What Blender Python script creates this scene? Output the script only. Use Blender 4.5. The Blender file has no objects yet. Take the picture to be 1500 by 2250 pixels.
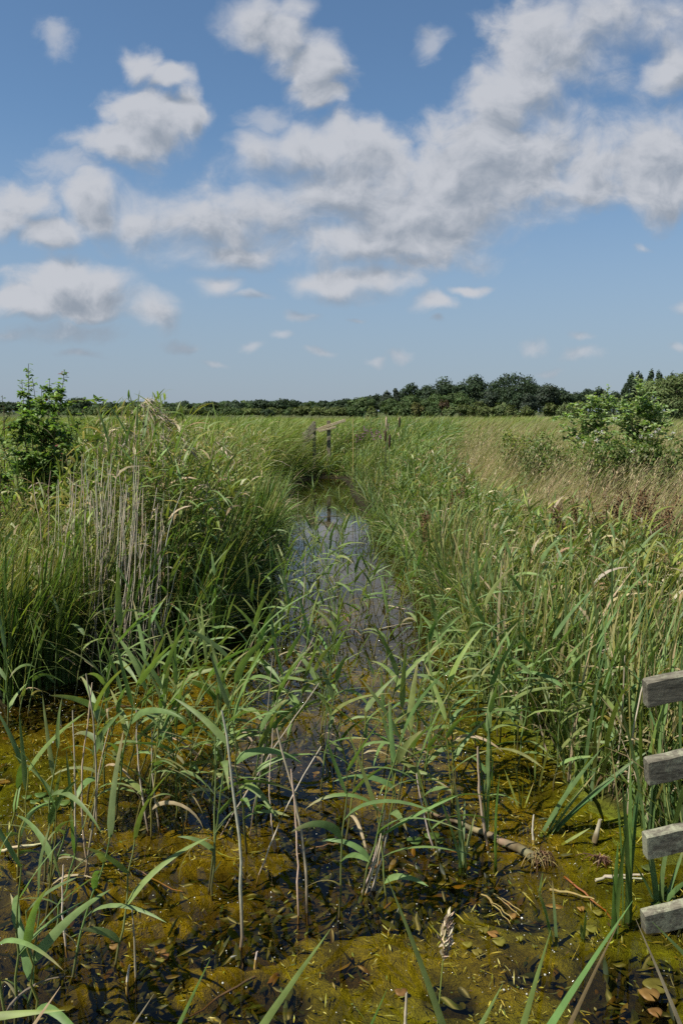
import bpy, math, numpy as np
R = math.radians
sc = bpy.context.scene
C = sc.collection
rng = np.random.default_rng(7)

# ------------------------------------------------------------------ camera maths
H = 1.70                       # eye height above the water, metres
F = 1750.0                     # focal length in photo pixels (photo 1500 x 2250)
PITCH = math.atan((1125 - 903) / F)
CP, SP = math.cos(PITCH), math.sin(PITCH)

def ray(px, py):
    a, b = (px - 750) / F, (1125 - py) / F
    return np.array([a, CP + b * SP, -SP + b * CP])
def gp(px, py, z=0.0):
    d = ray(px, py); t = (z - H) / d[2]
    return np.array([d[0] * t, d[1] * t, z])
def at_y(px, py, Y):
    d = ray(px, py); t = Y / d[1]
    return np.array([d[0] * t, Y, H + d[2] * t])
def px_of(p):
    v = np.asarray(p, float) - np.array([0, 0, H])
    f = v[1] * CP - v[2] * SP; u = v[1] * SP + v[2] * CP
    return 750 + F * v[0] / f, 1125 - F * u / f

# ------------------------------------------------------------------ numpy noise
def vnoise(x, y, seed=0):
    r = np.random.default_rng(seed).random((256, 256))
    xi, yi = np.floor(x).astype(int), np.floor(y).astype(int)
    fx, fy = x - xi, y - yi
    fx, fy = fx * fx * (3 - 2 * fx), fy * fy * (3 - 2 * fy)
    g = lambda i, j: r[i % 256, j % 256]
    return (g(xi, yi) * (1 - fx) + g(xi + 1, yi) * fx) * (1 - fy) + (g(xi, yi + 1) * (1 - fx) + g(xi + 1, yi + 1) * fx) * fy
def fbm(x, y, o=4, seed=0):
    s, a, t = 0, .5, 0
    for k in range(o):
        s = s + a * vnoise(x * 2 ** k + 17.3 * k, y * 2 ** k + 5.1 * k, seed + k); t += a; a *= .55
    return s / t
def sstep(a, b, x):
    t = np.clip((x - a) / (b - a), 0, 1); return t * t * (3 - 2 * t)

# ------------------------------------------------------------------ objects
def tag(o, label, cat, group=None):
    o['label'] = label; o['category'] = cat
    if group: o['group'] = group
    return o
def empty(name, loc=(0, 0, 0)):
    o = bpy.data.objects.new(name, None); C.objects.link(o); o.location = loc
    o.empty_display_size = .1
    return o
def kind(o, k): o['kind'] = k; return o

class Buf:
    def __init__(s): s.v, s.f, s.c, s.n = [], [], [], 0
    def add(s, v, f, c):
        s.v.append(np.asarray(v, np.float32).reshape(-1, 3)); s.f.append(np.asarray(f, np.int64).reshape(-1, 4) + s.n)
        s.c.append(np.asarray(c, np.float32).reshape(-1, 3)); s.n += len(s.v[-1])
    def mesh(s, name, off=None, smooth=True):
        v = np.concatenate(s.v); f = np.concatenate(s.f); c = np.concatenate(s.c)
        if off is not None: v = v - np.asarray(off, np.float32)
        m = bpy.data.meshes.new(name)
        m.vertices.add(len(v)); m.vertices.foreach_set('co', v.ravel())
        m.loops.add(f.size); m.loops.foreach_set('vertex_index', f.ravel().astype(np.int32))
        m.polygons.add(len(f)); m.polygons.foreach_set('loop_start', np.arange(0, f.size, 4, dtype=np.int32))
        m.polygons.foreach_set('use_smooth', np.full(len(f), smooth))
        a = m.attributes.new('col', 'FLOAT_COLOR', 'POINT')
        a.data.foreach_set('color', np.concatenate([c, np.ones((len(c), 1), np.float32)], 1).ravel())
        m.update(calc_edges=True)
        return m
    def obj(s, name, mat, parent=None, loc=None, smooth=True):
        m = s.mesh(name, loc if loc is not None else None, smooth)
        m.materials.append(mat)
        o = bpy.data.objects.new(name, m); C.objects.link(o)
        if parent is not None: o.parent = parent
        elif loc is not None: o.location = loc
        return o

def grid_faces(N, rows, cols, wrap=False):
    """quads of N strips, each rows x cols vertices"""
    cc = cols if wrap else cols - 1
    i, j = np.meshgrid(np.arange(rows - 1), np.arange(cc), indexing='ij')
    j2 = (j + 1) % cols
    q = np.stack([i * cols + j, i * cols + j2, (i + 1) * cols + j2, (i + 1) * cols + j], -1).reshape(-1, 4)
    return (q[None] + (np.arange(N) * rows * cols)[:, None, None]).reshape(-1, 4)

PROF = {
    'reed':  lambda s: np.minimum(1, .45 + s * 4.5) * np.clip(1 - s, 0, 1) ** .62,
    'strap': lambda s: np.minimum(1, np.clip((1 - s) / .35, 0, 1) ** .8),
    'oval':  lambda s: np.sqrt(np.clip(1 - (2 * s - 1) ** 2, 0, 1)) * (.9 + .1 * s) + .02,
    'grass': lambda s: np.clip(1 - s, 0, 1) ** .8,
}
def A(x, n): return np.broadcast_to(np.asarray(x, float), (n,)).copy()

def blades(buf, base, az, elev, curl, L, W, col, K=5, prof='reed', fold=0.0, wind=None, twist=0.0, tip=None, power=1.2, tipamt=0.0, roll=0.0):
    base = np.asarray(base, float).reshape(-1, 3); n = len(base)
    az, elev, curl, L, W, twist, tipamt, roll = (A(q, n) for q in (az, elev, curl, L, W, twist, tipamt, roll))
    col = np.broadcast_to(np.asarray(col, float), (n, 3))
    s = np.linspace(0, 1, K + 1)
    e = elev[:, None] - curl[:, None] * (s[None] ** power)
    em = .5 * (e[:, 1:] + e[:, :-1])
    st = (L / K)[:, None]
    h = np.concatenate([np.zeros((n, 1)), np.cumsum(np.cos(em) * st, 1)], 1)
    z = np.concatenate([np.zeros((n, 1)), np.cumsum(np.sin(em) * st, 1)], 1)
    P = base[:, None, :] + np.stack([h * np.cos(az)[:, None], h * np.sin(az)[:, None], z], -1)
    if wind is not None:
        w = np.broadcast_to(np.asarray(wind, float), (n, 3))
        P = P + w[:, None, :] * (s ** 2)[None, :, None] * L[:, None, None]
    d = np.stack([np.cos(e) * np.cos(az)[:, None], np.cos(e) * np.sin(az)[:, None], np.sin(e)], -1)
    side = np.stack([-np.sin(az), np.cos(az), np.zeros(n)], -1)[:, None, :] + 0 * d
    nrm = np.cross(d, side)
    tw = twist[:, None] * s[None] + roll[:, None]
    sd = side * np.cos(tw)[..., None] + nrm * np.sin(tw)[..., None]
    nr = np.cross(d, sd)
    w = (PROF[prof](s)[None] * W[:, None] * .5 + .0003)[..., None]
    if fold:
        V = np.stack([P - sd * w + nr * w * fold * -1, P, P + sd * w + nr * w * fold * -1], 2); cols = 3
    else:
        V = np.stack([P - sd * w, P + sd * w], 2); cols = 2
    cc = np.repeat(np.repeat(col[:, None, None, :], K + 1, 1), cols, 2)
    if tip is not None:
        t = (sstep(.55, 1.0, s)[None, :] * tipamt[:, None])[..., None, None]
        cc = cc * (1 - t) + np.asarray(tip) * t
    buf.add(V, grid_faces(n, K + 1, cols), cc)
    return P

def tubes(buf, path, rad, col, sides=4):
    path = np.asarray(path, float); n, k, _ = path.shape
    rad = np.broadcast_to(np.asarray(rad, float), (n, k))
    t = np.gradient(path, axis=1); t /= np.linalg.norm(t, axis=-1, keepdims=True) + 1e-9
    ref = np.where(np.abs(t[..., 2:3]) > .9, np.array([1., 0, 0]), np.array([0, 0, 1.]))
    u = np.cross(t, ref); u /= np.linalg.norm(u, axis=-1, keepdims=True) + 1e-9
    w = np.cross(t, u)
    a = np.arange(sides) * 2 * math.pi / sides
    V = path[:, :, None, :] + rad[:, :, None, None] * (np.cos(a)[None, None, :, None] * u[:, :, None, :] + np.sin(a)[None, None, :, None] * w[:, :, None, :])
    col = np.asarray(col, float)
    if col.ndim == 1: cc = np.broadcast_to(col, (n, k, sides, 3))
    elif col.ndim == 2: cc = np.broadcast_to(col[:, None, None, :], (n, k, sides, 3))
    else: cc = np.broadcast_to(col[:, :, None, :], (n, k, sides, 3))
    buf.add(V, grid_faces(n, k, sides, True), cc)

def scatter_leaves(buf, P, Nrm, size, aspect, col, jitter=.6, r=rng, fold=.25):
    """small folded diamond leaves at points P facing roughly along Nrm"""
    n = len(P)
    N = Nrm + r.normal(0, jitter, (n, 3)); N /= np.linalg.norm(N, axis=1, keepdims=True) + 1e-9
    a = r.normal(0, 1, (n, 3)); d = a - (a * N).sum(1, keepdims=True) * N; d /= np.linalg.norm(d, axis=1, keepdims=True) + 1e-9
    s = np.cross(N, d); L = A(size, n)[:, None]; W = L * aspect
    p0, p1 = P - d * L * .5, P + d * L * .5
    m = P + d * L * -.08
    l, rr = m + s * W * .5 + N * W * fold, m - s * W * .5 + N * W * fold
    V = np.stack([p0, rr, p1, l], 1)
    f = np.arange(n * 4).reshape(n, 4)
    buf.add(V, f, np.repeat(np.broadcast_to(col, (n, 3))[:, None], 4, 1))

def pick(pal, n, r=rng, jit=.16, w=None):
    pal = np.asarray(pal, float)
    i = r.choice(len(pal), n, p=w)
    c = pal[i] * (1 + r.normal(0, jit, (n, 1))) * (1 + r.normal(0, .05, (n, 3)))
    return np.clip(c, .004, .8)

# palettes: linear albedo
G_REED = [(.165, .230, .052), (.190, .245, .062), (.138, .205, .046), (.220, .245, .060)]
G_HERO = [(.155, .228, .072), (.170, .240, .080), (.135, .210, .062), (.190, .240, .070)]
G_DARK = [(.080, .140, .026), (.092, .150, .032), (.066, .115, .024)]
G_BLUE = [(.135, .210, .074), (.115, .190, .066), (.165, .225, .074)]
G_YEL = [(.235, .250, .055), (.215, .240, .050)]
STRAW = [(.42, .34, .19), (.36, .29, .16), (.48, .41, .27), (.30, .22, .11)]
GREYST = [(.50, .43, .31), (.44, .36, .25), (.58, .50, .37)]
BROWN = [(.16, .085, .035), (.12, .065, .028), (.20, .12, .05)]

# ------------------------------------------------------------------ materials
def mat(name):
    m = bpy.data.materials.new(name); m.use_nodes = True
    nt = m.node_tree; nt.nodes.clear()
    return m, nt, nt.nodes, nt.links
def veg_mat(name, trans=.30, rough=.5, spec=.35, nscale=9.0, namt=.35, streak=False):
    m, nt, N, Lk = mat(name)
    out = N.new('ShaderNodeOutputMaterial')
    at = N.new('ShaderNodeAttribute'); at.attribute_name = 'col'
    tc = N.new('ShaderNodeTexCoord')
    nz = N.new('ShaderNodeTexNoise'); nz.inputs['Scale'].default_value = nscale; nz.inputs['Detail'].default_value = 3
    Lk.new(tc.outputs['Object'], nz.inputs['Vector'])
    mr = N.new('ShaderNodeMapRange'); mr.inputs['From Min'].default_value = .25; mr.inputs['From Max'].default_value = .75
    mr.inputs['To Min'].default_value = 1 - namt; mr.inputs['To Max'].default_value = 1 + namt
    Lk.new(nz.outputs['Fac'], mr.inputs['Value'])
    mx = N.new('ShaderNodeVectorMath'); mx.operation = 'SCALE'
    Lk.new(at.outputs['Color'], mx.inputs[0]); Lk.new(mr.outputs['Result'], mx.inputs['Scale'])
    p = N.new('ShaderNodeBsdfPrincipled'); p.inputs['Roughness'].default_value = rough; p.inputs['Specular IOR Level'].default_value = spec
    Lk.new(mx.outputs[0], p.inputs['Base Color'])
    if trans > 0:
        tr = N.new('ShaderNodeBsdfTranslucent')
        tm = N.new('ShaderNodeVectorMath'); tm.operation = 'MULTIPLY'; tm.inputs[1].default_value = (1.25, 1.35, .55)
        Lk.new(mx.outputs[0], tm.inputs[0]); Lk.new(tm.outputs[0], tr.inputs['Color'])
        ms = N.new('ShaderNodeMixShader'); ms.inputs[0].default_value = trans
        Lk.new(p.outputs[0], ms.inputs[1]); Lk.new(tr.outputs[0], ms.inputs[2]); Lk.new(ms.outputs[0], out.inputs['Surface'])
    else:
        Lk.new(p.outputs[0], out.inputs['Surface'])
    return m
M_leaf = veg_mat('reed leaf', .34, .5, .30, 30, .25)
M_grass = veg_mat('grass', .30, .6, .25, 12, .25)
M_dry = veg_mat('dry stem', .0, .7, .2, 40, .25)
M_tree = veg_mat('tree foliage', .22, .65, .15, .5, .3)
M_shrub = veg_mat('shrub foliage', .40, .5, .35, 6, .3)
M_wet = veg_mat('submerged leaf', .15, .4, .3, 25, .35)
M_bark = veg_mat('bark', 0, .9, .1, 8, .4)
M_petal = veg_mat('petal', .25, .6, .2, 40, .2)

def ground_mat():
    m, nt, N, Lk = mat('mud and algae')
    out = N.new('ShaderNodeOutputMaterial'); p = N.new('ShaderNodeBsdfPrincipled')
    at = N.new('ShaderNodeAttribute'); at.attribute_name = 'col'
    tc = N.new('ShaderNodeTexCoord')
    n1 = N.new('ShaderNodeTexNoise'); n1.inputs['Scale'].default_value = 34; n1.inputs['Detail'].default_value = 8; n1.inputs['Roughness'].default_value = .72
    n2 = N.new('ShaderNodeTexNoise'); n2.inputs['Scale'].default_value = 190; n2.inputs['Detail'].default_value = 3
    Lk.new(tc.outputs['Object'], n1.inputs['Vector']); Lk.new(tc.outputs['Object'], n2.inputs['Vector'])
    r1 = N.new('ShaderNodeMapRange'); r1.inputs['From Min'].default_value = .3; r1.inputs['From Max'].default_value = .7; r1.inputs['To Min'].default_value = .35; r1.inputs['To Max'].default_value = 1.55
    Lk.new(n1.outputs['Fac'], r1.inputs['Value'])
    r2 = N.new('ShaderNodeMapRange'); r2.inputs['From Min'].default_value = .3; r2.inputs['From Max'].default_value = .7; r2.inputs['To Min'].default_value = .6; r2.inputs['To Max'].default_value = 1.4
    Lk.new(n2.outputs['Fac'], r2.inputs['Value'])
    mu = N.new('ShaderNodeMath'); mu.operation = 'MULTIPLY'; Lk.new(r1.outputs[0], mu.inputs[0]); Lk.new(r2.outputs[0], mu.inputs[1])
    mx = N.new('ShaderNodeVectorMath'); mx.operation = 'SCALE'; Lk.new(at.outputs['Color'], mx.inputs[0]); Lk.new(mu.outputs[0], mx.inputs['Scale'])
    Lk.new(mx.outputs[0], p.inputs['Base Color']); p.inputs['Roughness'].default_value = .9; p.inputs['Specular IOR Level'].default_value = .1
    b = N.new('ShaderNodeBump'); b.inputs['Strength'].default_value = .8; b.inputs['Distance'].default_value = .015
    Lk.new(mu.outputs[0], b.inputs['Height']); Lk.new(b.outputs[0], p.inputs['Normal'])
    Lk.new(p.outputs[0], out.inputs['Surface'])
    return m
M_ground = ground_mat()

def water_mat():
    m, nt, N, Lk = mat('shallow ditch water')
    out = N.new('ShaderNodeOutputMaterial')
    tc = N.new('ShaderNodeTexCoord')
    n1 = N.new('ShaderNodeTexNoise'); n1.inputs['Scale'].default_value = 5.5; n1.inputs['Detail'].default_value = 4
    mp = N.new('ShaderNodeMapping'); mp.inputs['Scale'].default_value = (1.0, .55, 1); Lk.new(tc.outputs['Object'], mp.inputs['Vector']); Lk.new(mp.outputs[0], n1.inputs['Vector'])
    b = N.new('ShaderNodeBump'); b.inputs['Strength'].default_value = .12; b.inputs['Distance'].default_value = .010
    Lk.new(n1.outputs['Fac'], b.inputs['Height'])
    fr = N.new('ShaderNodeFresnel'); fr.inputs['IOR'].default_value = 1.33; Lk.new(b.outputs[0], fr.inputs['Normal'])
    g = N.new('ShaderNodeBsdfGlossy'); g.inputs['Roughness'].default_value = .03; Lk.new(b.outputs[0], g.inputs['Normal'])
    g.inputs['Color'].default_value = (1, 1, 1, 1)
    t = N.new('ShaderNodeBsdfTransparent'); t.inputs['Color'].default_value = (.86, .78, .46, 1)
    ms = N.new('ShaderNodeMixShader'); Lk.new(fr.outputs[0], ms.inputs[0]); Lk.new(t.outputs[0], ms.inputs[1]); Lk.new(g.outputs[0], ms.inputs[2])
    Lk.new(ms.outputs[0], out.inputs['Surface'])
    return m
M_water = water_mat()

def wood_mat(name, base, dark, lichen, lich=.5):
    m, nt, N, Lk = mat(name)
    out = N.new('ShaderNodeOutputMaterial'); p = N.new('ShaderNodeBsdfPrincipled')
    tc = N.new('ShaderNodeTexCoord')
    mp = N.new('ShaderNodeMapping'); mp.inputs['Scale'].default_value = (3, 40, 40); Lk.new(tc.outputs['Object'], mp.inputs['Vector'])
    n1 = N.new('ShaderNodeTexNoise'); n1.inputs['Scale'].default_value = 2.2; n1.inputs['Detail'].default_value = 6; n1.inputs['Roughness'].default_value = .65; n1.inputs['Distortion'].default_value = .6
    Lk.new(mp.outputs[0], n1.inputs['Vector'])
    cr = N.new('ShaderNodeValToRGB'); cr.color_ramp.elements[0].position = .33; cr.color_ramp.elements[0].color = (*dark, 1); cr.color_ramp.elements[1].position = .68; cr.color_ramp.elements[1].color = (*base, 1)
    Lk.new(n1.outputs['Fac'], cr.inputs['Fac'])
    n2 = N.new('ShaderNodeTexNoise'); n2.inputs['Scale'].default_value = 26; n2.inputs['Detail'].default_value = 7; n2.inputs['Roughness'].default_value = .75
    Lk.new(tc.outputs['Object'], n2.inputs['Vector'])
    n3 = N.new('ShaderNodeTexNoise'); n3.inputs['Scale'].default_value = 5; Lk.new(tc.outputs['Object'], n3.inputs['Vector'])
    ad = N.new('ShaderNodeMath'); ad.operation = 'MULTIPLY_ADD'; ad.inputs[1].default_value = .5; Lk.new(n3.outputs['Fac'], ad.inputs[0]); Lk.new(n2.outputs['Fac'], ad.inputs[2])
    mr = N.new('ShaderNodeMapRange'); mr.inputs['From Min'].default_value = .78 - .2 * lich; mr.inputs['From Max'].default_value = .92 - .2 * lich
    Lk.new(ad.outputs[0], mr.inputs['Value'])
    mx = N.new('ShaderNodeMix'); mx.data_type = 'RGBA'; Lk.new(mr.outputs[0], mx.inputs[0]); Lk.new(cr.outputs[0], mx.inputs[6]); mx.inputs[7].default_value = (*lichen, 1)
    Lk.new(mx.outputs[2], p.inputs['Base Color']); p.inputs['Roughness'].default_value = .85; p.inputs['Specular IOR Level'].default_value = .2
    b = N.new('ShaderNodeBump'); b.inputs['Strength'].default_value = .7; b.inputs['Distance'].default_value = .004
    Lk.new(ad.outputs[0], b.inputs['Height']); Lk.new(b.outputs[0], p.inputs['Normal'])
    Lk.new(p.outputs[0], out.inputs['Surface'])
    return m
M_rail = wood_mat('lichened grey wood', (.215, .195, .140), (.060, .054, .038), (.27, .27, .18), .36)
M_wood = wood_mat('weathered pale wood', (.42, .34, .20), (.20, .15, .08), (.45, .40, .26), .2)
M_woodg = wood_mat('weathered dark wood', (.20, .165, .11), (.08, .065, .045), (.25, .24, .15), .3)

def plain(name, col, rough, spec=.5):
    m, nt, N, Lk = mat(name)
    out = N.new('ShaderNodeOutputMaterial'); p = N.new('ShaderNodeBsdfPrincipled')
    n = N.new('ShaderNodeTexNoise'); n.inputs['Scale'].default_value = 60
    tc = N.new('ShaderNodeTexCoord'); Lk.new(tc.outputs['Object'], n.inputs['Vector'])
    mx = N.new('ShaderNodeMix'); mx.data_type = 'RGBA'; Lk.new(n.outputs['Fac'], mx.inputs[0])
    mx.inputs[6].default_value = (*[c * .7 for c in col], 1); mx.inputs[7].default_value = (*[min(1, c * 1.25) for c in col], 1)
    Lk.new(mx.outputs[2], p.inputs['Base Color']); p.inputs['Roughness'].default_value = rough; p.inputs['Specular IOR Level'].default_value = spec
    Lk.new(p.outputs[0], out.inputs['Surface'])
    return m
M_bubble = plain('bubble froth', (.45, .44, .36), .08, .8)
M_paint = plain('yellow paint', (.36, .28, .10), .7)

# ------------------------------------------------------------------ sun and sky
SUN_EL, SUN_AZ = R(57), R(-119)          # azimuth measured from +Y (view direction) towards +X; negative = left
sd = np.array([math.sin(SUN_AZ) * math.cos(SUN_EL), math.cos(SUN_AZ) * math.cos(SUN_EL), math.sin(SUN_EL)])
from mathutils import Vector
su = bpy.data.lights.new('sun', 'SUN'); su.energy = 5.0; su.angle = R(.53); su.color = (1, .95, .87)
so = bpy.data.objects.new('sun', su); C.objects.link(so)
so.rotation_euler = Vector(sd).to_track_quat('Z', 'Y').to_euler(); so.location = (-20, -5, 30)

def build_world():
    w = bpy.data.worlds.new('World'); sc.world = w; w.use_nodes = True
    nt = w.node_tree; N, Lk = nt.nodes, nt.links; N.clear()
    out = N.new('ShaderNodeOutputWorld'); bg = N.new('ShaderNodeBackground'); bg.inputs['Strength'].default_value = .072
    sky = N.new('ShaderNodeTexSky'); sky.sky_type = 'NISHITA'; sky.sun_disc = False
    sky.sun_elevation = SUN_EL; sky.sun_rotation = SUN_AZ
    sky.altitude = 0; sky.air_density = 1.0; sky.dust_density = .35; sky.ozone_density = 1.5
    def MA(op, a, b=None, c=None, clamp=False):
        n = N.new('ShaderNodeMath'); n.operation = op; n.use_clamp = clamp
        for i, q in enumerate((a, b, c)):
            if q is None: continue
            if isinstance(q, (int, float)): n.inputs[i].default_value = q
            else: Lk.new(q, n.inputs[i])
        return n.outputs[0]
    def VM(op, a, b=None, c=None, scale=None):
        n = N.new('ShaderNodeVectorMath'); n.operation = op
        for i, q in enumerate((a, b, c)):
            if q is None: continue
            if isinstance(q, tuple): n.inputs[i].default_value = q
            else: Lk.new(q, n.inputs[i])
        if scale is not None:
            if isinstance(scale, (int, float)): n.inputs['Scale'].default_value = scale
            else: Lk.new(scale, n.inputs['Scale'])
        return n
    def SS(x, a, b, lo=0., hi=1.):
        n = N.new('ShaderNodeMapRange'); n.interpolation_type = 'SMOOTHSTEP'
        n.inputs['From Min'].default_value = a; n.inputs['From Max'].default_value = b; n.inputs['To Min'].default_value = lo; n.inputs['To Max'].default_value = hi
        Lk.new(x, n.inputs['Value']); return n.outputs[0]
    tc = N.new('ShaderNodeTexCoord'); D = tc.outputs['Generated']
    sx = N.new('ShaderNodeSeparateXYZ'); Lk.new(D, sx.inputs[0])
    yy = MA('MAXIMUM', MA('ABSOLUTE', sx.outputs[1]), .12)
    cb = N.new('ShaderNodeCombineXYZ'); Lk.new(MA('DIVIDE', sx.outputs[0], yy), cb.inputs[0]); Lk.new(MA('DIVIDE', sx.outputs[2], yy), cb.inputs[1])
    UV = cb.outputs[0]
    def uv(px, py):
        d = ray(px, py); return d[0] / d[1], d[2] / d[1]
    big = [(740,425,215,130),(600,462,130,66),(455,490,150,72),(505,555,150,36),(765,530,240,62),(900,525,170,60),(960,450,190,105),(1050,330,115,120),
           (1095,225,70,70),(1180,335,150,120),(1300,350,165,88),(1430,352,145,90),(1460,425,100,60),(1210,405,190,75),(690,330,150,55),(800,335,110,62),(575,330,55,48),
           (1225,82,138,92),(1345,30,150,80),(1150,170,80,60),(1480,130,55,70),
           (560,45,75,60),(630,75,65,62),(690,150,62,75),(700,212,58,34),(660,25,45,40),
           (310,140,42,38),(365,168,55,26),(335,255,110,66),(270,312,95,52),(420,230,34,48),
           (200,435,70,55),(300,485,95,62),(385,480,90,60),(520,500,90,60),(870,470,120,70),(1000,380,90,80),(55,440,75,52),(110,505,70,38),(215,480,75,42),(25,475,60,40),
           (150,622,125,50),(235,612,62,36),(60,662,95,32),(185,665,105,36),(345,692,58,38),
           (485,633,42,26),(665,625,50,32),(740,622,90,34),(820,610,85,40),(955,665,55,26),(1025,634,50,14)]
    faint = [(150,722,120,26),(25,735,45,18),(545,655,42,13),(390,765,48,13),(660,697,38,14),(560,763,24,10),(620,743,28,11),
           (950,710,20,9),(880,780,32,11),(825,792,20,7),(1175,763,38,15),(1275,745,32,10),(1280,780,46,14),(1200,812,28,8),
           (1490,770,25,10),(1492,675,24,20),(1405,540,24,12),(125,92,40,40),(945,92,36,36),(185,772,60,12),(600,258,70,30),(150,365,80,45),(480,800,30,8),(700,775,35,9),(785,706,20,7)]
    def field(P, blobs):
        cur = None
        for (cx, cy, rx, ry) in blobs:
            rx, ry = rx * 1.10, ry * 1.10; u, v = uv(cx, cy); u1, _ = uv(cx + rx, cy); _, v1 = uv(cx, cy - ry)
            iu, iv = 1 / abs(u1 - u), 1 / abs(v1 - v)
            q = VM('MULTIPLY_ADD', P, (iu, iv, 0), (-u * iu, -v * iv, 0)).outputs[0]
            l = VM('LENGTH', q).outputs['Value']
            cur = l if cur is None else MA('SMOOTH_MIN', cur, l, .25)
        return MA('SUBTRACT', 1., cur)
    def noise(P, sc_, det, rough, lac=2.1, off=(0, 0, 0), dist=0.):
        n = N.new('ShaderNodeTexNoise'); n.inputs['Scale'].default_value = sc_; n.inputs['Detail'].default_value = det
        n.inputs['Roughness'].default_value = rough; n.inputs['Lacunarity'].default_value = lac; n.inputs['Distortion'].default_value = dist
        Lk.new(VM('ADD', P, off).outputs[0], n.inputs['Vector']); return n.outputs['Fac']
    # gentle domain warp
    wn = N.new('ShaderNodeTexNoise'); wn.inputs['Scale'].default_value = 11; wn.inputs['Detail'].default_value = 3; Lk.new(UV, wn.inputs['Vector'])
    P0 = VM('ADD', UV, VM('SCALE', VM('SUBTRACT', wn.outputs['Color'], (.5, .5, .5)).outputs[0], scale=.055).outputs[0]).outputs[0]
    def dens(P, det):
        st = VM('MULTIPLY', P, (1., 1.3, 1.)).outputs[0]
        n = noise(st, 9., det, .64)
        q = MA('MULTIPLY_ADD', MA('SUBTRACT', n, .5), 1.9, field(P, big))
        for vs_, am in ((15., .52), (38., .24)):
            v = N.new('ShaderNodeTexVoronoi'); v.voronoi_dimensions = '2D'; v.feature = 'SMOOTH_F1'; v.inputs['Smoothness'].default_value = .35; v.inputs['Scale'].default_value = vs_
            Lk.new(st, v.inputs['Vector']); q = MA('MULTIPLY_ADD', MA('SUBTRACT', .42, v.outputs['Distance']), am, q)
        return q
    d0 = dens(P0, 8.)
    d1 = dens(VM('ADD', P0, (-.010, .022, 0)).outputs[0], 4.)
    fine = noise(VM('MULTIPLY', P0, (1., 1.25, 1.)).outputs[0], 24., 6., .62, off=(5, 9, 0))
    fine2 = noise(VM('MULTIPLY', VM('ADD', P0, (-.006, .010, 0)).outputs[0], (1., 1.25, 1.)).outputs[0], 24., 4., .62, off=(5, 9, 0))
    soft = SS(noise(UV, 4., 2., .5, off=(3, 1, 0)), .35, .65, .38, 1.05)      # edges vary from crisp to wispy
    a0 = N.new('ShaderNodeMapRange'); a0.interpolation_type = 'SMOOTHSTEP'; a0.inputs['From Min'].default_value = -.34; Lk.new(soft, a0.inputs['From Max']); Lk.new(d0, a0.inputs['Value'])
    nf = noise(VM('MULTIPLY', P0, (1., 1.6, 1.)).outputs[0], 26., 7., .62, off=(7, 2, 0))
    fa = SS(MA('MULTIPLY_ADD', MA('SUBTRACT', nf, .5), 1.8, field(P0, faint)), -.25, .95, 0., .66)
    alpha = MA('MAXIMUM', a0.outputs[0], fa)
    front = SS(sx.outputs[1], .12, .3)
    # behind the camera: scattered cumulus from the same noise
    nb = noise(VM('MULTIPLY', D, (1., 1., 2.)).outputs[0], 3.2, 6., .58, off=(11, 0, 0))
    back = SS(nb, .52, .66, 0., .9)
    mixf = N.new('ShaderNodeMix'); Lk.new(front, mixf.inputs[0]); Lk.new(back, mixf.inputs[2]); Lk.new(alpha, mixf.inputs[3])
    up = SS(sx.outputs[2], .0, .06)
    al = MA('MULTIPLY', mixf.outputs[0], up)
    # cloud body: sunward rims bright, thick middles and bases grey
    rim = MA('ADD', MA('MULTIPLY', MA('SUBTRACT', d0, d1), .72), MA('MULTIPLY', MA('SUBTRACT', fine, fine2), .9))
    thick = SS(d0, .05, 1.25)
    lum = MA('ADD', MA('ADD', MA('MULTIPLY_ADD', rim, 1.0, .10), MA('MULTIPLY_ADD', thick, -.40, .64)), MA('MULTIPLY', fa, .30))
    body = N.new('ShaderNodeMix'); body.data_type = 'RGBA'; Lk.new(SS(lum, .05, 1.0), body.inputs[0])
    body.inputs[6].default_value = (2.9, 3.3, 3.9, 1); body.inputs[7].default_value = (5.7, 5.85, 6.25, 1)
    # sky colour
    tint = VM('MULTIPLY', sky.outputs[0], (.86, 1.03, 1.12)).outputs[0]
    hz = SS(sx.outputs[2], 0., .34, 1., 0.)
    grey = N.new('ShaderNodeMix'); grey.data_type = 'RGBA'; Lk.new(MA('MULTIPLY', hz, .80), grey.inputs[0]); Lk.new(tint, grey.inputs[6]); grey.inputs[7].default_value = (2.9, 3.55, 4.7, 1)
    fin = N.new('ShaderNodeMix'); fin.data_type = 'RGBA'; Lk.new(MA('MULTIPLY', al, .93), fin.inputs[0]); Lk.new(grey.outputs[2], fin.inputs[6]); Lk.new(body.outputs[2], fin.inputs[7])
    Lk.new(fin.outputs[2], bg.inputs['Color']); Lk.new(bg.outputs[0], out.inputs['Surface'])
    w.cycles.sampling_method = 'MANUAL'; w.cycles.sample_map_resolution = 512
build_world()

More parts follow.
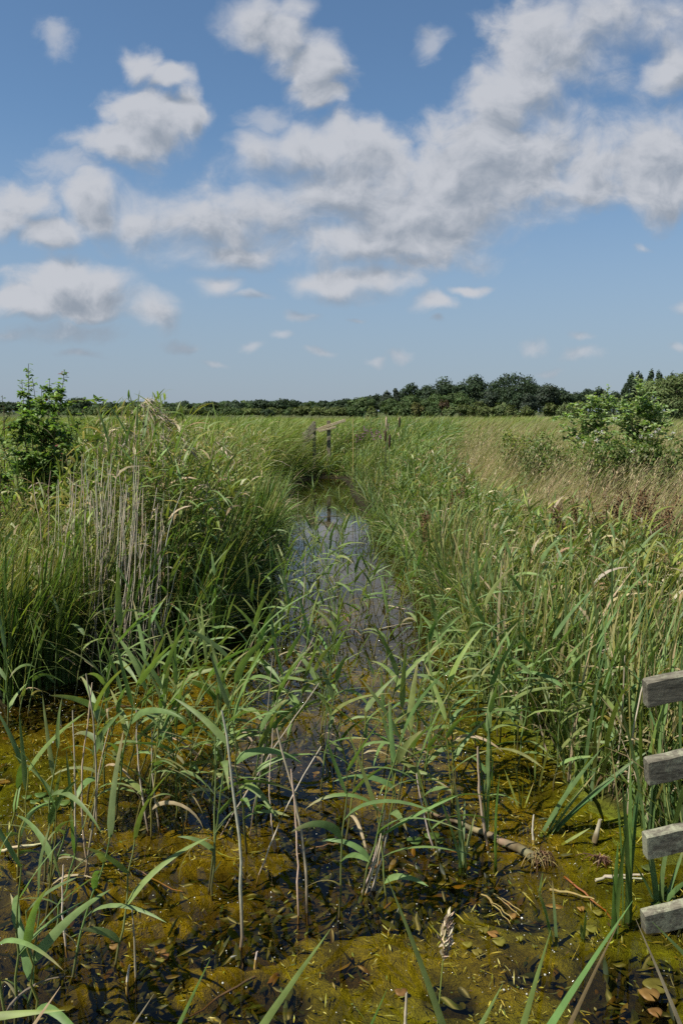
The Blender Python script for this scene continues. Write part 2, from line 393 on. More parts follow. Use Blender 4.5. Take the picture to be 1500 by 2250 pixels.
# ------------------------------------------------------------------ water outline (world metres)
LEFT_PX = [(0, 1550), (120, 1500), (250, 1462), (400, 1440), (468, 1420), (505, 1330), (560, 1245), (600, 1180), (628, 1120), (640, 1088), (646, 1066), (668, 1055), (700, 1050)]
RIGHT_PX = [(740, 1050), (760, 1055), (772, 1068), (776, 1090), (820, 1150), (905, 1230), (950, 1300), (1005, 1400), (1060, 1500), (1110, 1570), (1230, 1630), (1300, 1740), (1400, 1800), (1500, 1860)]
poly = [(-14, 5.6), (-6, 5.1)] + [tuple(gp(x, y)[:2]) for x, y in LEFT_PX] + [tuple(gp(x, y)[:2]) for x, y in RIGHT_PX] + [(2.6, 2.4), (4.2, 1.2), (5, -6), (-14, -6)]
poly = np.array(poly)
def sdist(x, y):
    """distance to the water's edge, positive on land"""
    x = np.asarray(x, float); y = np.asarray(y, float)
    best = np.full(x.shape, 1e9); ins = np.zeros(x.shape, bool)
    for a, b in zip(poly, np.roll(poly, -1, 0)):
        e = b - a; t = np.clip(((x - a[0]) * e[0] + (y - a[1]) * e[1]) / (e @ e + 1e-12), 0, 1)
        best = np.minimum(best, np.hypot(x - a[0] - t * e[0], y - a[1] - t * e[1]))
        c = (a[1] > y) != (b[1] > y)
        with np.errstate(divide='ignore', invalid='ignore'):
            ins ^= c & (x < (b[0] - a[0]) * (y - a[1]) / (b[1] - a[1]) + a[0])
    return np.where(ins, -best, best)
def canal_x(y):
    return np.interp(y, [0, 5, 10, 17, 24, 60], [0.05, 0.03, .05, -.35, -.55, -1.2])
def land_z(x, y, s=None):
    s = sdist(x, y) if s is None else s
    right = sstep(.6, 3.0, s) * (x > canal_x(y))
    return .03 + .08 * sstep(0, 1.2, s) + .16 * right * sstep(30, 12, y) + .05 * (fbm(x * .7, y * .7, 3, 5) - .5)
# where the yellow algae mat opens and dark weed shows: (px, py, rx, ry)
HOLES = [(640, 2015, 200, 45), (500, 2070, 190, 70), (560, 2200, 150, 60), (330, 2150, 90, 60), (90, 2215, 170, 45), (190, 1985, 110, 40), (880, 2005, 110, 28), (1010, 1968, 100, 24),
         (400, 1775, 150, 40), (690, 1640, 70, 80), (980, 2180, 90, 40), (1180, 2130, 70, 32), (640, 1500, 130, 50), (60, 1560, 150, 26), (1400, 2120, 120, 34), (740, 2120, 70, 34), (400, 2240, 120, 30)]
HO = [(gp(px, py)[:2], abs(gp(px + rx, py)[0] - gp(px, py)[0]), abs(gp(px, py - ry)[1] - gp(px, py + ry)[1]) / 2) for px, py, rx, ry in HOLES]
def algae(x, y):
    """1 where the algae mat rises to the surface, 0 in its openings"""
    wx = x + .16 * (fbm(x * 4, y * 4, 3, 31) - .5); wy = y + .16 * (fbm(x * 4 + 9, y * 4, 3, 41) - .5)
    h = np.zeros(np.shape(x))
    for (c, rx, ry) in HO:
        h = np.maximum(h, 1 - np.hypot((wx - c[0]) / rx, (wy - c[1]) / ry))
    v = fbm(x * 2.3, y * 2.3, 5, 11) + .42 * (fbm(x * 9, y * 12, 4, 21) - .5)
    far = sstep(4.6, 6.2, y)
    return sstep(.34, .60, v + .14 - 1.2 * np.clip(h + .10, 0, 1) - .20 * far) * sstep(9.5, 7.0, y)

def build_ground():
    gx = np.concatenate([-np.geomspace(3.0, 900, 75)[::-1], np.arange(-2.98, 2.98, .019), np.geomspace(3.0, 900, 75)])
    gy = np.concatenate([np.linspace(-40, 1.2, 50), np.arange(1.3, 6.6, .019), np.geomspace(6.65, 1500, 150)])
    X, Y = np.meshgrid(gx, gy, indexing='ij')
    s = sdist(X, Y); al = algae(X, Y)
    fine = fbm(X * 22, Y * 22, 4, 61) - .5; mid = fbm(X * 5, Y * 5, 4, 71) - .5
    bed = -.052 + .040 * al + .022 * fine * (.4 + al) + .012 * mid
    bed = np.minimum(bed, .004)
    w = sstep(-.25, .1, s)
    Z = bed * (1 - w) + land_z(X, Y, s) * w
    c_alg = np.array([.235, .190, .016]); c_grn = np.array([.165, .195, .015]); c_silt = np.array([.034, .028, .007]); c_or = np.array([.070, .048, .008])
    g = sstep(.45, .7, fbm(X * 1.1, Y * 1.1, 3, 81) + .25 * sstep(.3, 1.3, X) - .02)[..., None]
    o = sstep(.5, .72, fbm(X * 1.7, Y * 1.7, 3, 91))[..., None]
    ca = c_alg * (1 - g) + c_grn * g
    cs = c_silt * (1 - o) + c_or * o          # dark peat on the bottom of the canal farther up
    pt = sstep(7, 10, Y)[..., None]; cs = cs * (1 - pt) + np.array([.018, .015, .008]) * pt
    # clumpy fluff: thinner algae lets the brown silt through
    th = (sstep(.30, .60, fbm(X * 9, Y * 9, 4, 101)) * (.35 + .65 * sstep(.32, .58, fbm(X * 26, Y * 30, 3, 111))))[..., None]
    ca = ca * 1.12 * (.38 + .62 * th) + c_silt * .6 * (1 - th)
    col = ca * al[..., None] + cs * (1 - al[..., None])
    mud = np.array([.045, .036, .020]); turf = np.array([.075, .085, .032]); m = sstep(1.0, 6., s)[..., None]
    land = mud * (1 - m) + turf * m
    w3 = sstep(-.1, .1, s)[..., None]
    col = col * (1 - w3) + land * w3
    b = Buf(); n, k = X.shape
    b.add(np.stack([X, Y, Z], -1), grid_faces(1, n, k)[:, ::-1], col)
    kind(b.obj('ground', M_ground), 'structure')
    b = Buf()
    wx = np.linspace(-16, 16, 17); wy = np.linspace(-8, 44, 27)
    X, Y = np.meshgrid(wx, wy, indexing='ij')
    b.add(np.stack([X, Y, 0 * X], -1), grid_faces(1, 17, 27)[:, ::-1], np.full((17 * 27, 3), .2))
    kind(b.obj('water', M_water), 'structure')
build_ground()

# ------------------------------------------------------------------ vegetation masses
WIND = np.array([.20, -.03, 0.])
def stem_paths(P, Hh, lean, K):
    t = np.linspace(0, 1, K + 1)
    q = P[:, None, :] + np.zeros((len(P), K + 1, 3))
    q[..., 0] += lean[:, 0:1] * Hh[:, None] * t ** 1.9; q[..., 1] += lean[:, 1:2] * Hh[:, None] * t ** 1.9
    q[..., 2] += Hh[:, None] * (t - .5 * (lean ** 2).sum(1)[:, None] * t ** 2)
    return q
def path_at(q, t):
    k = q.shape[1] - 1; f = np.clip(t, 0, .999) * k; i = f.astype(int); f = (f - i)[..., None]
    r = np.arange(len(q)).reshape(-1, *([1] * (t.ndim - 1)))
    return q[r, i] * (1 - f) + q[r, i + 1] * f
def reed_mass(buf, sbuf, P, Hh, r, nl=7, LL=(.26, .44), WW=(.014, .026), K=4, SK=4, sides=3, pal=G_REED, straw=.06, leanx=.16, az0=-.5, azs=1.3, fold=0, srad=.0035, low=.28, spal=None, wd=1.0, elv=.82, cuv=.27):
    n = len(P)
    lean = np.stack([r.normal(leanx, .10, n), r.normal(-.02, .08, n)], 1)
    q = stem_paths(P, Hh, lean, SK)
    dead = r.random(n) < straw
    sc_ = pick(spal or pal, n, r, .15) * np.array([1.15, 1.0, .8]); sc_[dead] = pick(STRAW, dead.sum(), r)
    rad = srad * (1 - .6 * np.linspace(0, 1, SK + 1))[None] * r.uniform(.7, 1.25, (n, 1))
    tubes(sbuf, q, rad, sc_, sides)
    t = np.linspace(low, .97, nl)[None] + r.normal(0, .04, (n, nl)); t = np.clip(t, .12, .985)
    B = path_at(q, t).reshape(-1, 3); m = n * nl
    alt = (np.arange(nl) % 2 * math.pi)[None]
    az = (r.normal(az0, azs, (n, 1)) + alt * (r.random((n, 1)) < .55) + r.normal(0, .5, (n, nl))).ravel()
    tt = t.ravel()
    L = r.uniform(*LL, m) * (1 - .45 * np.clip(tt - .55, 0, 1)); W = r.uniform(*WW, m)
    el = r.normal(elv, .24, m) + .25 * tt; cu = r.gamma(3, cuv, m)
    col = pick(pal, m, r); dl = (r.random(m) < straw * .7 + .25 * np.clip(.42 - tt, 0, 1)) | np.repeat(dead, nl) & (r.random(m) < .7)
    col[dl] = pick(STRAW, dl.sum(), r); cu[dl] += .7
    blades(buf, B, az, el, cu, L, W, col, K=K, prof='reed', fold=fold, wind=WIND * wd, twist=r.normal(0, .5, m), roll=r.normal(0, .5, m), power=.9, tip=(.34, .27, .13), tipamt=(r.random(m) < .3) * r.random(m) * .8)
def sample(n, x0, x1, y0, y1, r, ok):
    out = np.zeros((0, 2))
    while len(out) < n:
        p = np.stack([r.uniform(x0, x1, n * 2), r.uniform(y0, y1, n * 2)], 1); p = p[ok(p[:, 0], p[:, 1])]
        if len(p) == 0: break
        out = np.concatenate([out, p])
    return out[:n]
def on_land(p, z=None):
    zz = np.maximum(land_z(p[:, 0], p[:, 1]), -.02); s = sdist(p[:, 0], p[:, 1])
    return np.column_stack([p, np.where(s > 0, zz - .02, -.06)])

def h_left(x, y, s):
    pxx = 750 + F * x / y
    h = np.interp(pxx, [-200, 0, 70, 130, 200, 300, 380, 450, 520, 600, 660], [.95, 1.0, 1.05, 1.25, 1.52, 1.72, 1.66, 1.55, 1.45, 1.30, 1.15])
    h = np.where(y > 8.5, np.minimum(h, 1.42 - .01 * np.minimum(y - 8.5, 10)), h)
    h = np.where((y > 6.2) & (pxx < 180), np.minimum(h, 1.15), h)
    return h * (.68 + .32 * sstep(-.1, .7, s)) * fence_gap(x, y)
def fence_gap(x, y):
    q = 750 + F * x / y
    return 1 - .58 * sstep(630, 660, q) * sstep(830, 775, q) * sstep(14.5, 16.5, y) * sstep(22, 21.2, y) - .12 * sstep(640, 680, q) * sstep(790, 750, q) * sstep(21.5, 22, y) * sstep(34, 26, y)

def build_beds():
    r = np.random.default_rng(21)
    # left reed bed
    lf, st = Buf(), Buf()
    okl = lambda x, y: (lambda s: (s > np.interp(y, [8, 11, 14, 20.2, 20.7], [.0, .25, .50, .50, .0])) & (x < canal_x(y)) & (x > -.47 * y - .4))(sdist(x, y))
    p = sample(1900, -4.2, 0, 4.1, 8.0, r, okl); p = p[(750 + F * p[:, 0] / p[:, 1] > 150) | (r.random(len(p)) < .35) | (p[:, 1] > 6.3)]; P = on_land(p); s = sdist(p[:, 0], p[:, 1])
    hh = h_left(p[:, 0], p[:, 1], s) * r.uniform(.55, 1.06, len(p))
    reed_mass(lf, st, P, hh, r, nl=9, K=4, SK=5, straw=.20, leanx=.05, low=.18, LL=(.14, .30), WW=(.014, .027), wd=.25, srad=.0042)
    p = sample(2600, -8, 0, 8.0, 14.5, r, okl); P = on_land(p); s = sdist(p[:, 0], p[:, 1])
    hh = h_left(p[:, 0], p[:, 1], s) * r.uniform(.75, 1.04, len(p))
    reed_mass(lf, st, P, hh, r, nl=7, K=4, SK=3, straw=.16, leanx=.12, LL=(.17, .34), WW=(.011, .020), azs=1.4, az0=-.2, wd=.5)
    p = sample(3600, -16, 0, 14.5, 30, r, okl); P = on_land(p); s = sdist(p[:, 0], p[:, 1])
    hh = h_left(p[:, 0], p[:, 1], s) * r.uniform(.8, 1.05, len(p))
    reed_mass(lf, st, P, hh, r, nl=6, K=3, SK=2, straw=.05, leanx=.30, LL=(.32, .55), WW=(.014, .026), azs=.8, az0=-.05, wd=2., srad=.004)
    # upright dark strap leaves at the water's edge of the left bed
    okw = lambda x, y: (lambda s: (s > -.08) & (s < .30) & (x < canal_x(y)) & (x > -2.3))(sdist(x, y))
    p = sample(420, -2.3, 0, 4.2, 10, r, okw)
    n = len(p); k = 5
    B = np.repeat(np.column_stack([p, np.full(n, -.05)]), k, 0) + np.column_stack([r.normal(0, .025, (n * k, 2)), np.zeros(n * k)])
    blades(lf, B, r.uniform(-3.1, 3.1, n * k), r.normal(1.48, .06, n * k), r.gamma(2, .11, n * k), r.uniform(.55, 1.15, n * k), r.uniform(.010, .018, n * k), pick(G_DARK + G_REED[:1], n * k, r), K=5, prof='strap', wind=WIND * .5, tip=(.3, .22, .1), tipamt=(r.random(n * k) < .3) * .8)
    kind(st.obj('reed_bed_stems', M_grass), 'stuff'); kind(lf.obj('reed_bed', M_leaf), 'stuff')

    # front-left skirt of low grass and dead litter
    gb = Buf()
    okf = lambda x, y: (lambda s: (s > -.02) & (s < 1.1) & (x < -.9))(sdist(x, y))
    p = sample(2600, -3.6, -.9, 4.1, 6.5, r, okf); P = on_land(p); n = len(P)
    blades(gb, P, r.uniform(-3.1, 3.1, n), r.normal(1.35, .16, n), r.gamma(2, .35, n), r.uniform(.3, .95, n), r.uniform(.004, .009, n), pick(G_REED + G_YEL + STRAW[:3], n, r), K=4, prof='grass', wind=WIND)
    okg = lambda x, y: (lambda s: (s > .15) & (750 + F * x / y < 230))(sdist(x, y))
    p = sample(5200, -3.6, -1.2, 4.4, 6.4, r, okg); P = on_land(p); n = len(P)
    blades(gb, P, r.normal(0, 1.6, n), r.normal(1.32, .16, n), r.gamma(2.5, .35, n), r.uniform(.45, 1.12, n), r.uniform(.004, .010, n), pick(G_YEL + G_REED + STRAW[:2], n, r, w=[.22, .22, .12, .12, .10, .10, .06, .06]), K=4, prof='grass', wind=WIND)
    kind(gb.obj('bank_grass', M_grass), 'stuff')

    # right bank, canal side
    lf, st = Buf(), Buf()
    okr = lambda x, y: (lambda s: (s > np.interp(y, [8, 11, 14, 20.2, 20.7], [.02, .22, .42, .42, .0])) & (s < np.interp(y, [3, 5.5, 7, 9, 14, 20, 32], [1.3, 1.1, .7, .65, 1.1, 2.5, 8.0])) & (x > canal_x(y)) & (x < .47 * y + .5))(sdist(x, y))
    def h_right(p):
        s = sdist(p[:, 0], p[:, 1]); return np.interp(p[:, 1], [3, 5, 7, 10, 16, 24, 32], [.72, .82, .95, 1.05, 1.18, 1.3, 1.36]) * (.55 + .45 * sstep(-.15, .9, s)) * fence_gap(p[:, 0], p[:, 1])
    p = sample(1500, 0, 4, 3.0, 6.6, r, okr); P = on_land(p)
    reed_mass(lf, st, P, h_right(p) * r.uniform(.6, 1.1, len(p)), r, nl=9, K=4, SK=4, pal=G_REED + G_BLUE + G_YEL, straw=.2, leanx=.05, low=.2, LL=(.12, .27), wd=.3)
    p = sample(1300, 0, 4, 6.6, 14, r, okr); P = on_land(p)
    reed_mass(lf, st, P, h_right(p) * r.uniform(.7, 1.08, len(p)), r, nl=7, K=4, SK=3, pal=G_REED + G_BLUE, straw=.10, leanx=.10, low=.2, LL=(.14, .30), azs=1.5, wd=.4)
    p = sample(2300, -2, 16, 14, 32, r, okr); P = on_land(p)
    reed_mass(lf, st, P, h_right(p) * r.uniform(.8, 1.06, len(p)), r, nl=6, K=3, SK=2, pal=G_REED + G_BLUE, straw=.05, leanx=.25, LL=(.3, .5), WW=(.014, .026), azs=.9, az0=-.1, wd=1.8, srad=.004)
    oke = lambda x, y: (lambda s: (s > -.07) & (s < .32) & (x > -3.2) & (x < 2.6))(sdist(x, y))
    p = np.concatenate([sample(3600, -2.2, 1.9, 5.0, 12, r, oke), np.column_stack([r.uniform(-1.5, .7, 650), r.uniform(20.0, 22.5, 650)]), (lambda q: q[sdist(q[:, 0], q[:, 1]) > .08])(np.column_stack([r.uniform(-2.2, .9, 2600), r.uniform(12, 20.3, 2600)]))])
    p = p[sdist(p[:, 0], p[:, 1]) > -.07]; P = on_land(p); n = len(P); inw = np.where(p[:, 0] > canal_x(p[:, 1]), math.pi, 0.)
    blades(lf, P, inw + r.normal(0, 1.1, n), r.normal(1.15, .25, n), r.gamma(2.5, .4, n), r.uniform(.3, .75, n), r.uniform(.008, .017, n) * np.interp(P[:, 1], [5, 20], [.8, 1.5]), pick(G_REED + G_DARK + G_BLUE + STRAW[:1], n, r), K=4, prof='reed', wind=WIND * .5, roll=r.normal(0, .5, n))
    kind(st.obj('reed_bed_stems', M_grass), 'stuff'); kind(lf.obj('reed_bed', M_leaf), 'stuff')
    # right bank front: strap-leaved bulrush and sedge mass
    gb = Buf()
    okb = lambda x, y: (lambda s: (s > -.06) & (s < np.interp(y, [3, 4.6, 5.6, 6.4], [3.2, 2.6, 1.6, .6])) & (x > .6) & (x < .46 * y + .4))(sdist(x, y))
    p = sample(1500, .5, 4.2, 2.7, 8.0, r, okb); P = on_land(p); n = len(P); k = 5
    B = np.repeat(P, k, 0) + np.column_stack([r.normal(0, .03, (n * k, 2)), np.zeros(n * k)])
    m = n * k
    blades(gb, B, r.uniform(-3.1, 3.1, m), r.normal(1.38, .15, m), r.gamma(2, .20, m), r.uniform(.30, .92, m), r.uniform(.007, .019, m), pick(G_BLUE + G_REED[:2] + G_YEL + STRAW[:1], m, r, w=[.16, .14, .16, .13, .13, .12, .08, .08]), K=5, prof='strap', wind=WIND * .5, tip=(.36, .27, .12), tipamt=(r.random(m) < .35) * .9, twist=r.normal(0, .6, m))
    p = sample(5200, .5, 4.6, 2.6, 8.5, r, okb); P = on_land(p); n = len(P)
    blades(gb, P, r.uniform(-3.1, 3.1, n), r.normal(1.3, .2, n), r.gamma(2, .4, n), r.uniform(.25, .75, n), r.uniform(.003, .007, n), pick(G_REED + G_YEL + STRAW[:3] + BROWN[:1], n, r), K=4, prof='grass', wind=WIND)
    kind(gb.obj('bank_sedge', M_grass), 'stuff')

    # meadow on the right
    gb = Buf()
    okm = lambda x, y: (lambda s: (s > np.interp(y, [5, 7, 10, 14, 20], [.9, .6, .5, .9, 2.2])) & (x > canal_x(y)) & (x < .47 * y + .6))(sdist(x, y))
    p = sample(26000, .9, 11, 4.9, 22, r, okm); P = on_land(p); n = len(P)
    patch = fbm(p[:, 0] * .55, p[:, 1] * .55, 3, 201)
    g = pick(G_REED + G_YEL, n, r); sw = pick([(.33, .235, .125), (.28, .20, .11), (.38, .30, .17)], n, r)
    isw = (r.random(n) < sstep(.40, .70, patch) * .55 + .08)[:, None]
    blades(gb, P, r.normal(0, 1.2, n), r.normal(1.3, .18, n), r.gamma(2, .35, n), r.uniform(.3, .72, n) * np.interp(P[:, 1], [5, 7, 11, 16], [.9, 1.0, 1.3, 1.5]), r.uniform(.004, .009, n), np.where(isw, sw, g), K=3, prof='grass', wind=WIND * 1.5)
    # fine flowering stems, hazy pinkish straw heads
    p = sample(7000, 1.2, 11, 5.2, 24, r, okm); patch = fbm(p[:, 0] * .55, p[:, 1] * .55, 3, 201); p = p[((patch > .50) & (r.random(len(p)) < .75)) | (r.random(len(p)) < .2)]
    P = on_land(p); n = len(P); hh = r.uniform(.5, .85, n) * np.interp(P[:, 1], [5, 7, 11, 16], [.9, 1.0, 1.2, 1.4])
    q = stem_paths(P, hh, np.stack([r.normal(.28, .12, n), r.normal(0, .1, n)], 1), 3)
    tubes(gb, q, .0011, pick(STRAW[:2], n, r), 3)
    top = q[:, -1]; k = 5
    B = np.repeat(top, k, 0) - np.column_stack([np.zeros((n * k, 2)), r.uniform(0, .16, n * k)]) * 1.0 - np.column_stack([r.uniform(0, .05, n * k), np.zeros((n * k, 2))])
    blades(gb, B, r.normal(.1, 1.0, n * k), r.normal(.8, .3, n * k), r.uniform(.2, .9, n * k), r.uniform(.04, .11, n * k), r.uniform(.005, .012, n * k), pick([(.36, .28, .15), (.42, .35, .20), (.27, .24, .11), (.20, .21, .08)], n * k, r), K=2, prof='oval')
    kind(gb.obj('meadow_grass', M_grass), 'stuff')

    # far reed field to the trees
    fb = Buf()
    n = 30000
    Y = 17 * (62 / 17) ** (r.random(n) ** .8); X = r.uniform(-.50, .50, n) * Y + r.normal(0, .5, n)
    k_ = (sdist(X, Y) > .2) & ~((X > 2.2) & (Y < 23) & (r.random(n) < .8)); X, Y = X[k_], Y[k_]; n = len(X)
    P = on_land(np.stack([X, Y], 1))
    hh = r.uniform(.95, 1.34, n) * fence_gap(X, Y) * (1 + .08 * (fbm(X * .12, Y * .12, 3, 301) - .5) * 2)
    k = 4; sc_ = np.clip(Y / 30, .8, 4)
    B = np.repeat(P, k, 0) + np.column_stack([r.normal(0, .07, (n * k, 2)) * np.repeat(sc_, k)[:, None], np.repeat(hh, k) * r.choice([0, .45, .6, .7], n * k)])
    z0 = B[:, 2]; L = np.clip(np.repeat(hh, k) * 1.12 - z0, .25, 2)
    tone = fbm(X * .06, Y * .10, 3, 311); ly = np.repeat(tone, k)
    gcol = pick(G_REED, n * k, r, .22); ycol = pick([(.19, .17, .075), (.24, .20, .10), (.15, .155, .06)], n * k, r)
    cc = np.where((r.random(n * k) < sstep(.35, .7, ly) * .5 + .05 + .25 * np.repeat((X > 2.5) & (Y < 36), k))[:, None], ycol, gcol)
    blades(fb, B, r.normal(-.1, .8, n * k), r.normal(1.25, .15, n * k), r.uniform(.3, 1.1, n * k), L, r.uniform(.010, .018, n * k) * np.repeat(sc_, k), cc, K=3, prof='strap', wind=WIND * 1.7)
    kind(fb.obj('reed_field', M_grass), 'stuff')
build_beds()

# ------------------------------------------------------------------ in the water: weed, specks, bubbles
def build_water_stuff():
    r = np.random.default_rng(33)
    wb = Buf()
    p = np.stack([r.uniform(-2.6, 2.4, 84000), r.uniform(1.5, 5.6, 84000)], 1)
    s = sdist(p[:, 0], p[:, 1]); a = algae(p[:, 0], p[:, 1])
    keep = (s < -.05) & (r.random(len(p)) < np.where(a < .35, .34, .012)); p = p[keep]; a = a[keep]; n = len(p)
    z = np.where(a < .5, r.uniform(-.055, -.014, n), r.uniform(-.02, -.006, n))
    tone = fbm(p[:, 0] * 3, p[:, 1] * 3, 3, 401)
    c1 = pick([(.045, .050, .011), (.032, .040, .011), (.060, .058, .012), (.020, .024, .008)], n, r, .3); c2 = pick([(.11, .062, .010), (.075, .045, .008), (.12, .08, .014)], n, r, .25)
    col = np.where((r.random(n) < sstep(.52, .72, tone) * .45)[:, None], c2, c1)
    az = r.normal(0, .9, n) + 6.28 * (fbm(p[:, 0] * 1.6, p[:, 1] * 1.6, 2, 411)) * 1.5
    blades(wb, np.column_stack([p, z]), az, r.normal(.15, .35, n), r.normal(.5, .5, n), r.uniform(.035, .085, n), r.uniform(.009, .021, n), col, K=4, prof='oval', fold=.3, twist=r.normal(0, 1.2, n), roll=r.normal(0, .5, n))
    kind(wb.obj('submerged_weed', M_wet), 'stuff')
    # short stems breaking the surface down the canal
    eb = Buf()
    p = np.stack([r.uniform(-1.4, 1.5, 16000), r.uniform(4.2, 13, 16000)], 1); s = sdist(p[:, 0], p[:, 1])
    dn = fbm(p[:, 0] * 1.4, p[:, 1] * .9, 4, 421); p = p[(s < -.03) & (r.random(len(p)) < sstep(.40, .62, dn) * np.interp(p[:, 1], [4, 5.5, 8, 10, 11.5], [.25, .9, .9, .35, .0]))]; n = len(p)
    blades(eb, np.column_stack([p, np.full(n, -.012)]), r.uniform(-3.1, 3.1, n), r.uniform(.05, 1.0, n), r.uniform(.0, .9, n), r.uniform(.02, .07, n), r.uniform(.003, .007, n), pick([(.05, .06, .02), (.09, .085, .025), (.06, .045, .02), (.12, .12, .03)], n, r), K=2, prof='grass')
    # fine filaments and flecks caught on the mat
    p = np.stack([r.uniform(-2.6, 2.4, 60000), r.uniform(1.4, 5.4, 60000)], 1); s = sdist(p[:, 0], p[:, 1]); a = algae(p[:, 0], p[:, 1])
    p = p[(s < -.02) & (a > .35) & (r.random(len(p)) < sstep(.30, .65, fbm(p[:, 0] * 6, p[:, 1] * 6, 3, 441)) * .8)]; n = len(p)
    blades(eb, np.column_stack([p, r.uniform(-.006, .004, n)]), r.uniform(-3.1, 3.1, n), r.normal(.1, .25, n), r.normal(.2, .6, n), r.gamma(2, .009, n) + .004, r.uniform(.0012, .0045, n), pick([(.34, .29, .04), (.26, .25, .03), (.12, .10, .015), (.06, .055, .012), (.40, .36, .10)], n, r, .25), K=3, prof='oval', wind=(.0, 0, 0), twist=r.normal(0, 1, n))
    # flat drifting scraps
    p = np.stack([r.uniform(-2.6, 2.4, 14000), r.uniform(1.6, 10, 14000)], 1); s = sdist(p[:, 0], p[:, 1])
    p = p[(s < -.02) & (r.random(len(p)) < .35)]; n = len(p)
    blades(eb, np.column_stack([p, np.full(n, .003)]), r.uniform(-3.1, 3.1, n), 0, 0, r.uniform(.006, .03, n), r.uniform(.003, .008, n), pick([(.16, .17, .03), (.22, .18, .05), (.10, .06, .02), (.10, .13, .03)], n, r), K=2, prof='oval')
    kind(eb.obj('floating_scraps', M_grass), 'stuff')
    # froth bubbles caught in the algae
    bb = Buf()
    p = np.stack([r.uniform(-2.6, 2.4, 9000), r.uniform(1.5, 6, 9000)], 1); s = sdist(p[:, 0], p[:, 1]); cl = fbm(p[:, 0] * 5, p[:, 1] * 5, 3, 431)
    p = p[(s < -.05) & (r.random(len(p)) < sstep(.40, .7, cl) * .8)]; n = len(p)
    rad = r.gamma(2.0, .00055, n) + .0006
    t = np.linspace(-1, 1, 5); pa = np.stack([np.zeros((n, 5)), np.zeros((n, 5)), np.broadcast_to(t, (n, 5))], -1) * rad[:, None, None] * 1.0 + np.column_stack([p, np.full(n, .001)])[:, None]
    tubes(bb, pa, np.sqrt(np.clip(1 - t ** 2, .0, 1))[None] * rad[:, None] + 1e-5, (.5, .5, .5), 6)
    kind(bb.obj('froth_bubbles', M_bubble), 'stuff')
build_water_stuff()

# ------------------------------------------------------------------ labels that single each thing out
ORD = ['leftmost', 'second from the left', 'third from the left', 'fourth from the left', 'fifth from the left', 'sixth from the left', 'seventh from the left', 'eighth from the left', 'ninth from the left', 'tenth from the left', 'eleventh from the left', 'twelfth from the left', 'thirteenth from the left', 'fourteenth from the left', 'fifteenth from the left']
TODO = []
def later(o, phrase, where, cat, group, px): TODO.append((o, phrase, where, cat, group, px))
def write_labels():
    d = {}
    for t in TODO: d.setdefault((t[1], t[2]), []).append(t)
    for (ph, wh), L in d.items():
        L.sort(key=lambda t: t[5]); n = len(L)
        for i, t in enumerate(L):
            if n == 1: s = f'{ph} {wh}'
            else:
                j = n - 1 - i
                o = ORD[i] if i <= j else ORD[j].replace('left', 'right')
                s = f'{ph}, {o} {wh}'
            tag(t[0], s, t[3], t[4])

def solve_top(base, tx, ty, dy=0.):
    return at_y(tx, ty, base[1] + dy)

# ------------------------------------------------------------------ single reeds standing in the water
def leaf_mesh(base, az, el, cu, L, W, col, tw, dry, off, parent, K=8, wind=.35):
    b = Buf(); blades(b, base, az, el, cu, L, W, col, K=K, prof='reed', fold=.22, wind=WIND * wind, twist=tw, tip=(.36, .28, .13), tipamt=dry, power=.7, roll=np.random.default_rng(int(abs(np.sum(base)) * 1e6) % 99991).normal(0, .5))
    b.obj('leaf', M_leaf, parent, off)

def make_reed(bx, by, tx, ty, r, nl=None, scale=1.0, K=8, width=1.0, dead=False, pal=G_HERO, low=.30):
    base = gp(bx, by, -.06); top = solve_top(base, tx, ty, r.normal(0, .05))
    root = empty('reed', base)
    k = 8; t = np.linspace(0, 1, k + 1)[:, None]
    mid = base * (1 - t) + top * t; ax = top - base; ln = np.linalg.norm(ax)
    # stems start upright and lean over with height
    mid[:, :2] += (ax[:2] * .16)[None] * (t ** 2 - t)
    mid[:, :2] += r.normal(0, .004, (k + 1, 2)) * (t > .1)
    b = Buf(); c0 = np.array(pick(G_YEL + G_HERO, 1, r)[0]); lowc = np.array([.11, .075, .03])
    cc = (lowc * (1 - sstep(0, .4, t)) + c0 * sstep(0, .4, t))[None]
    tubes(b, mid[None], ((.0048 - .0030 * t[:, 0]) * (.8 + .2 * width))[None], cc, 6)
    b.obj('stem', M_grass, root, base)
    nl = nl or int(np.clip(round(ln / .105), 4, 9))
    ts = np.linspace(low, .985, nl) + r.normal(0, .015, nl); ts = np.clip(ts, .2, .99)
    flip = r.random() < .5; main = r.normal(-.45, .35)
    for i, u in enumerate(ts):
        f = u * k; j = min(int(f), k - 1); p = mid[j] * (1 - f + j) + mid[j + 1] * (f - j)
        side = (i + flip) % 2
        az = main + r.normal(0, .45) if (side or r.random() < .25) else main + math.pi + r.normal(.3, .6)
        last = i >= nl - 2
        el = r.normal(1.25 if last else 1.02, .16); cu = r.uniform(.1, .7) if last else r.uniform(.5, 1.9)
        L = r.uniform(.18, .33) * scale * (.8 if i == 0 else 1); W = r.uniform(.020, .034) * width
        dry = 0 if r.random() < .52 else r.uniform(.25, 1.0); col = pick(pal, 1, r, .10)[0]
        if i == 0 and r.random() < .4: col = pick(STRAW[:2], 1, r)[0]; cu += .8; W *= .6
        leaf_mesh(p, az, el, cu, L, W, col, r.normal(0, .5), dry, base, root, K)
    return root, nl, (top[0] - base[0]) / max(ln, .01)

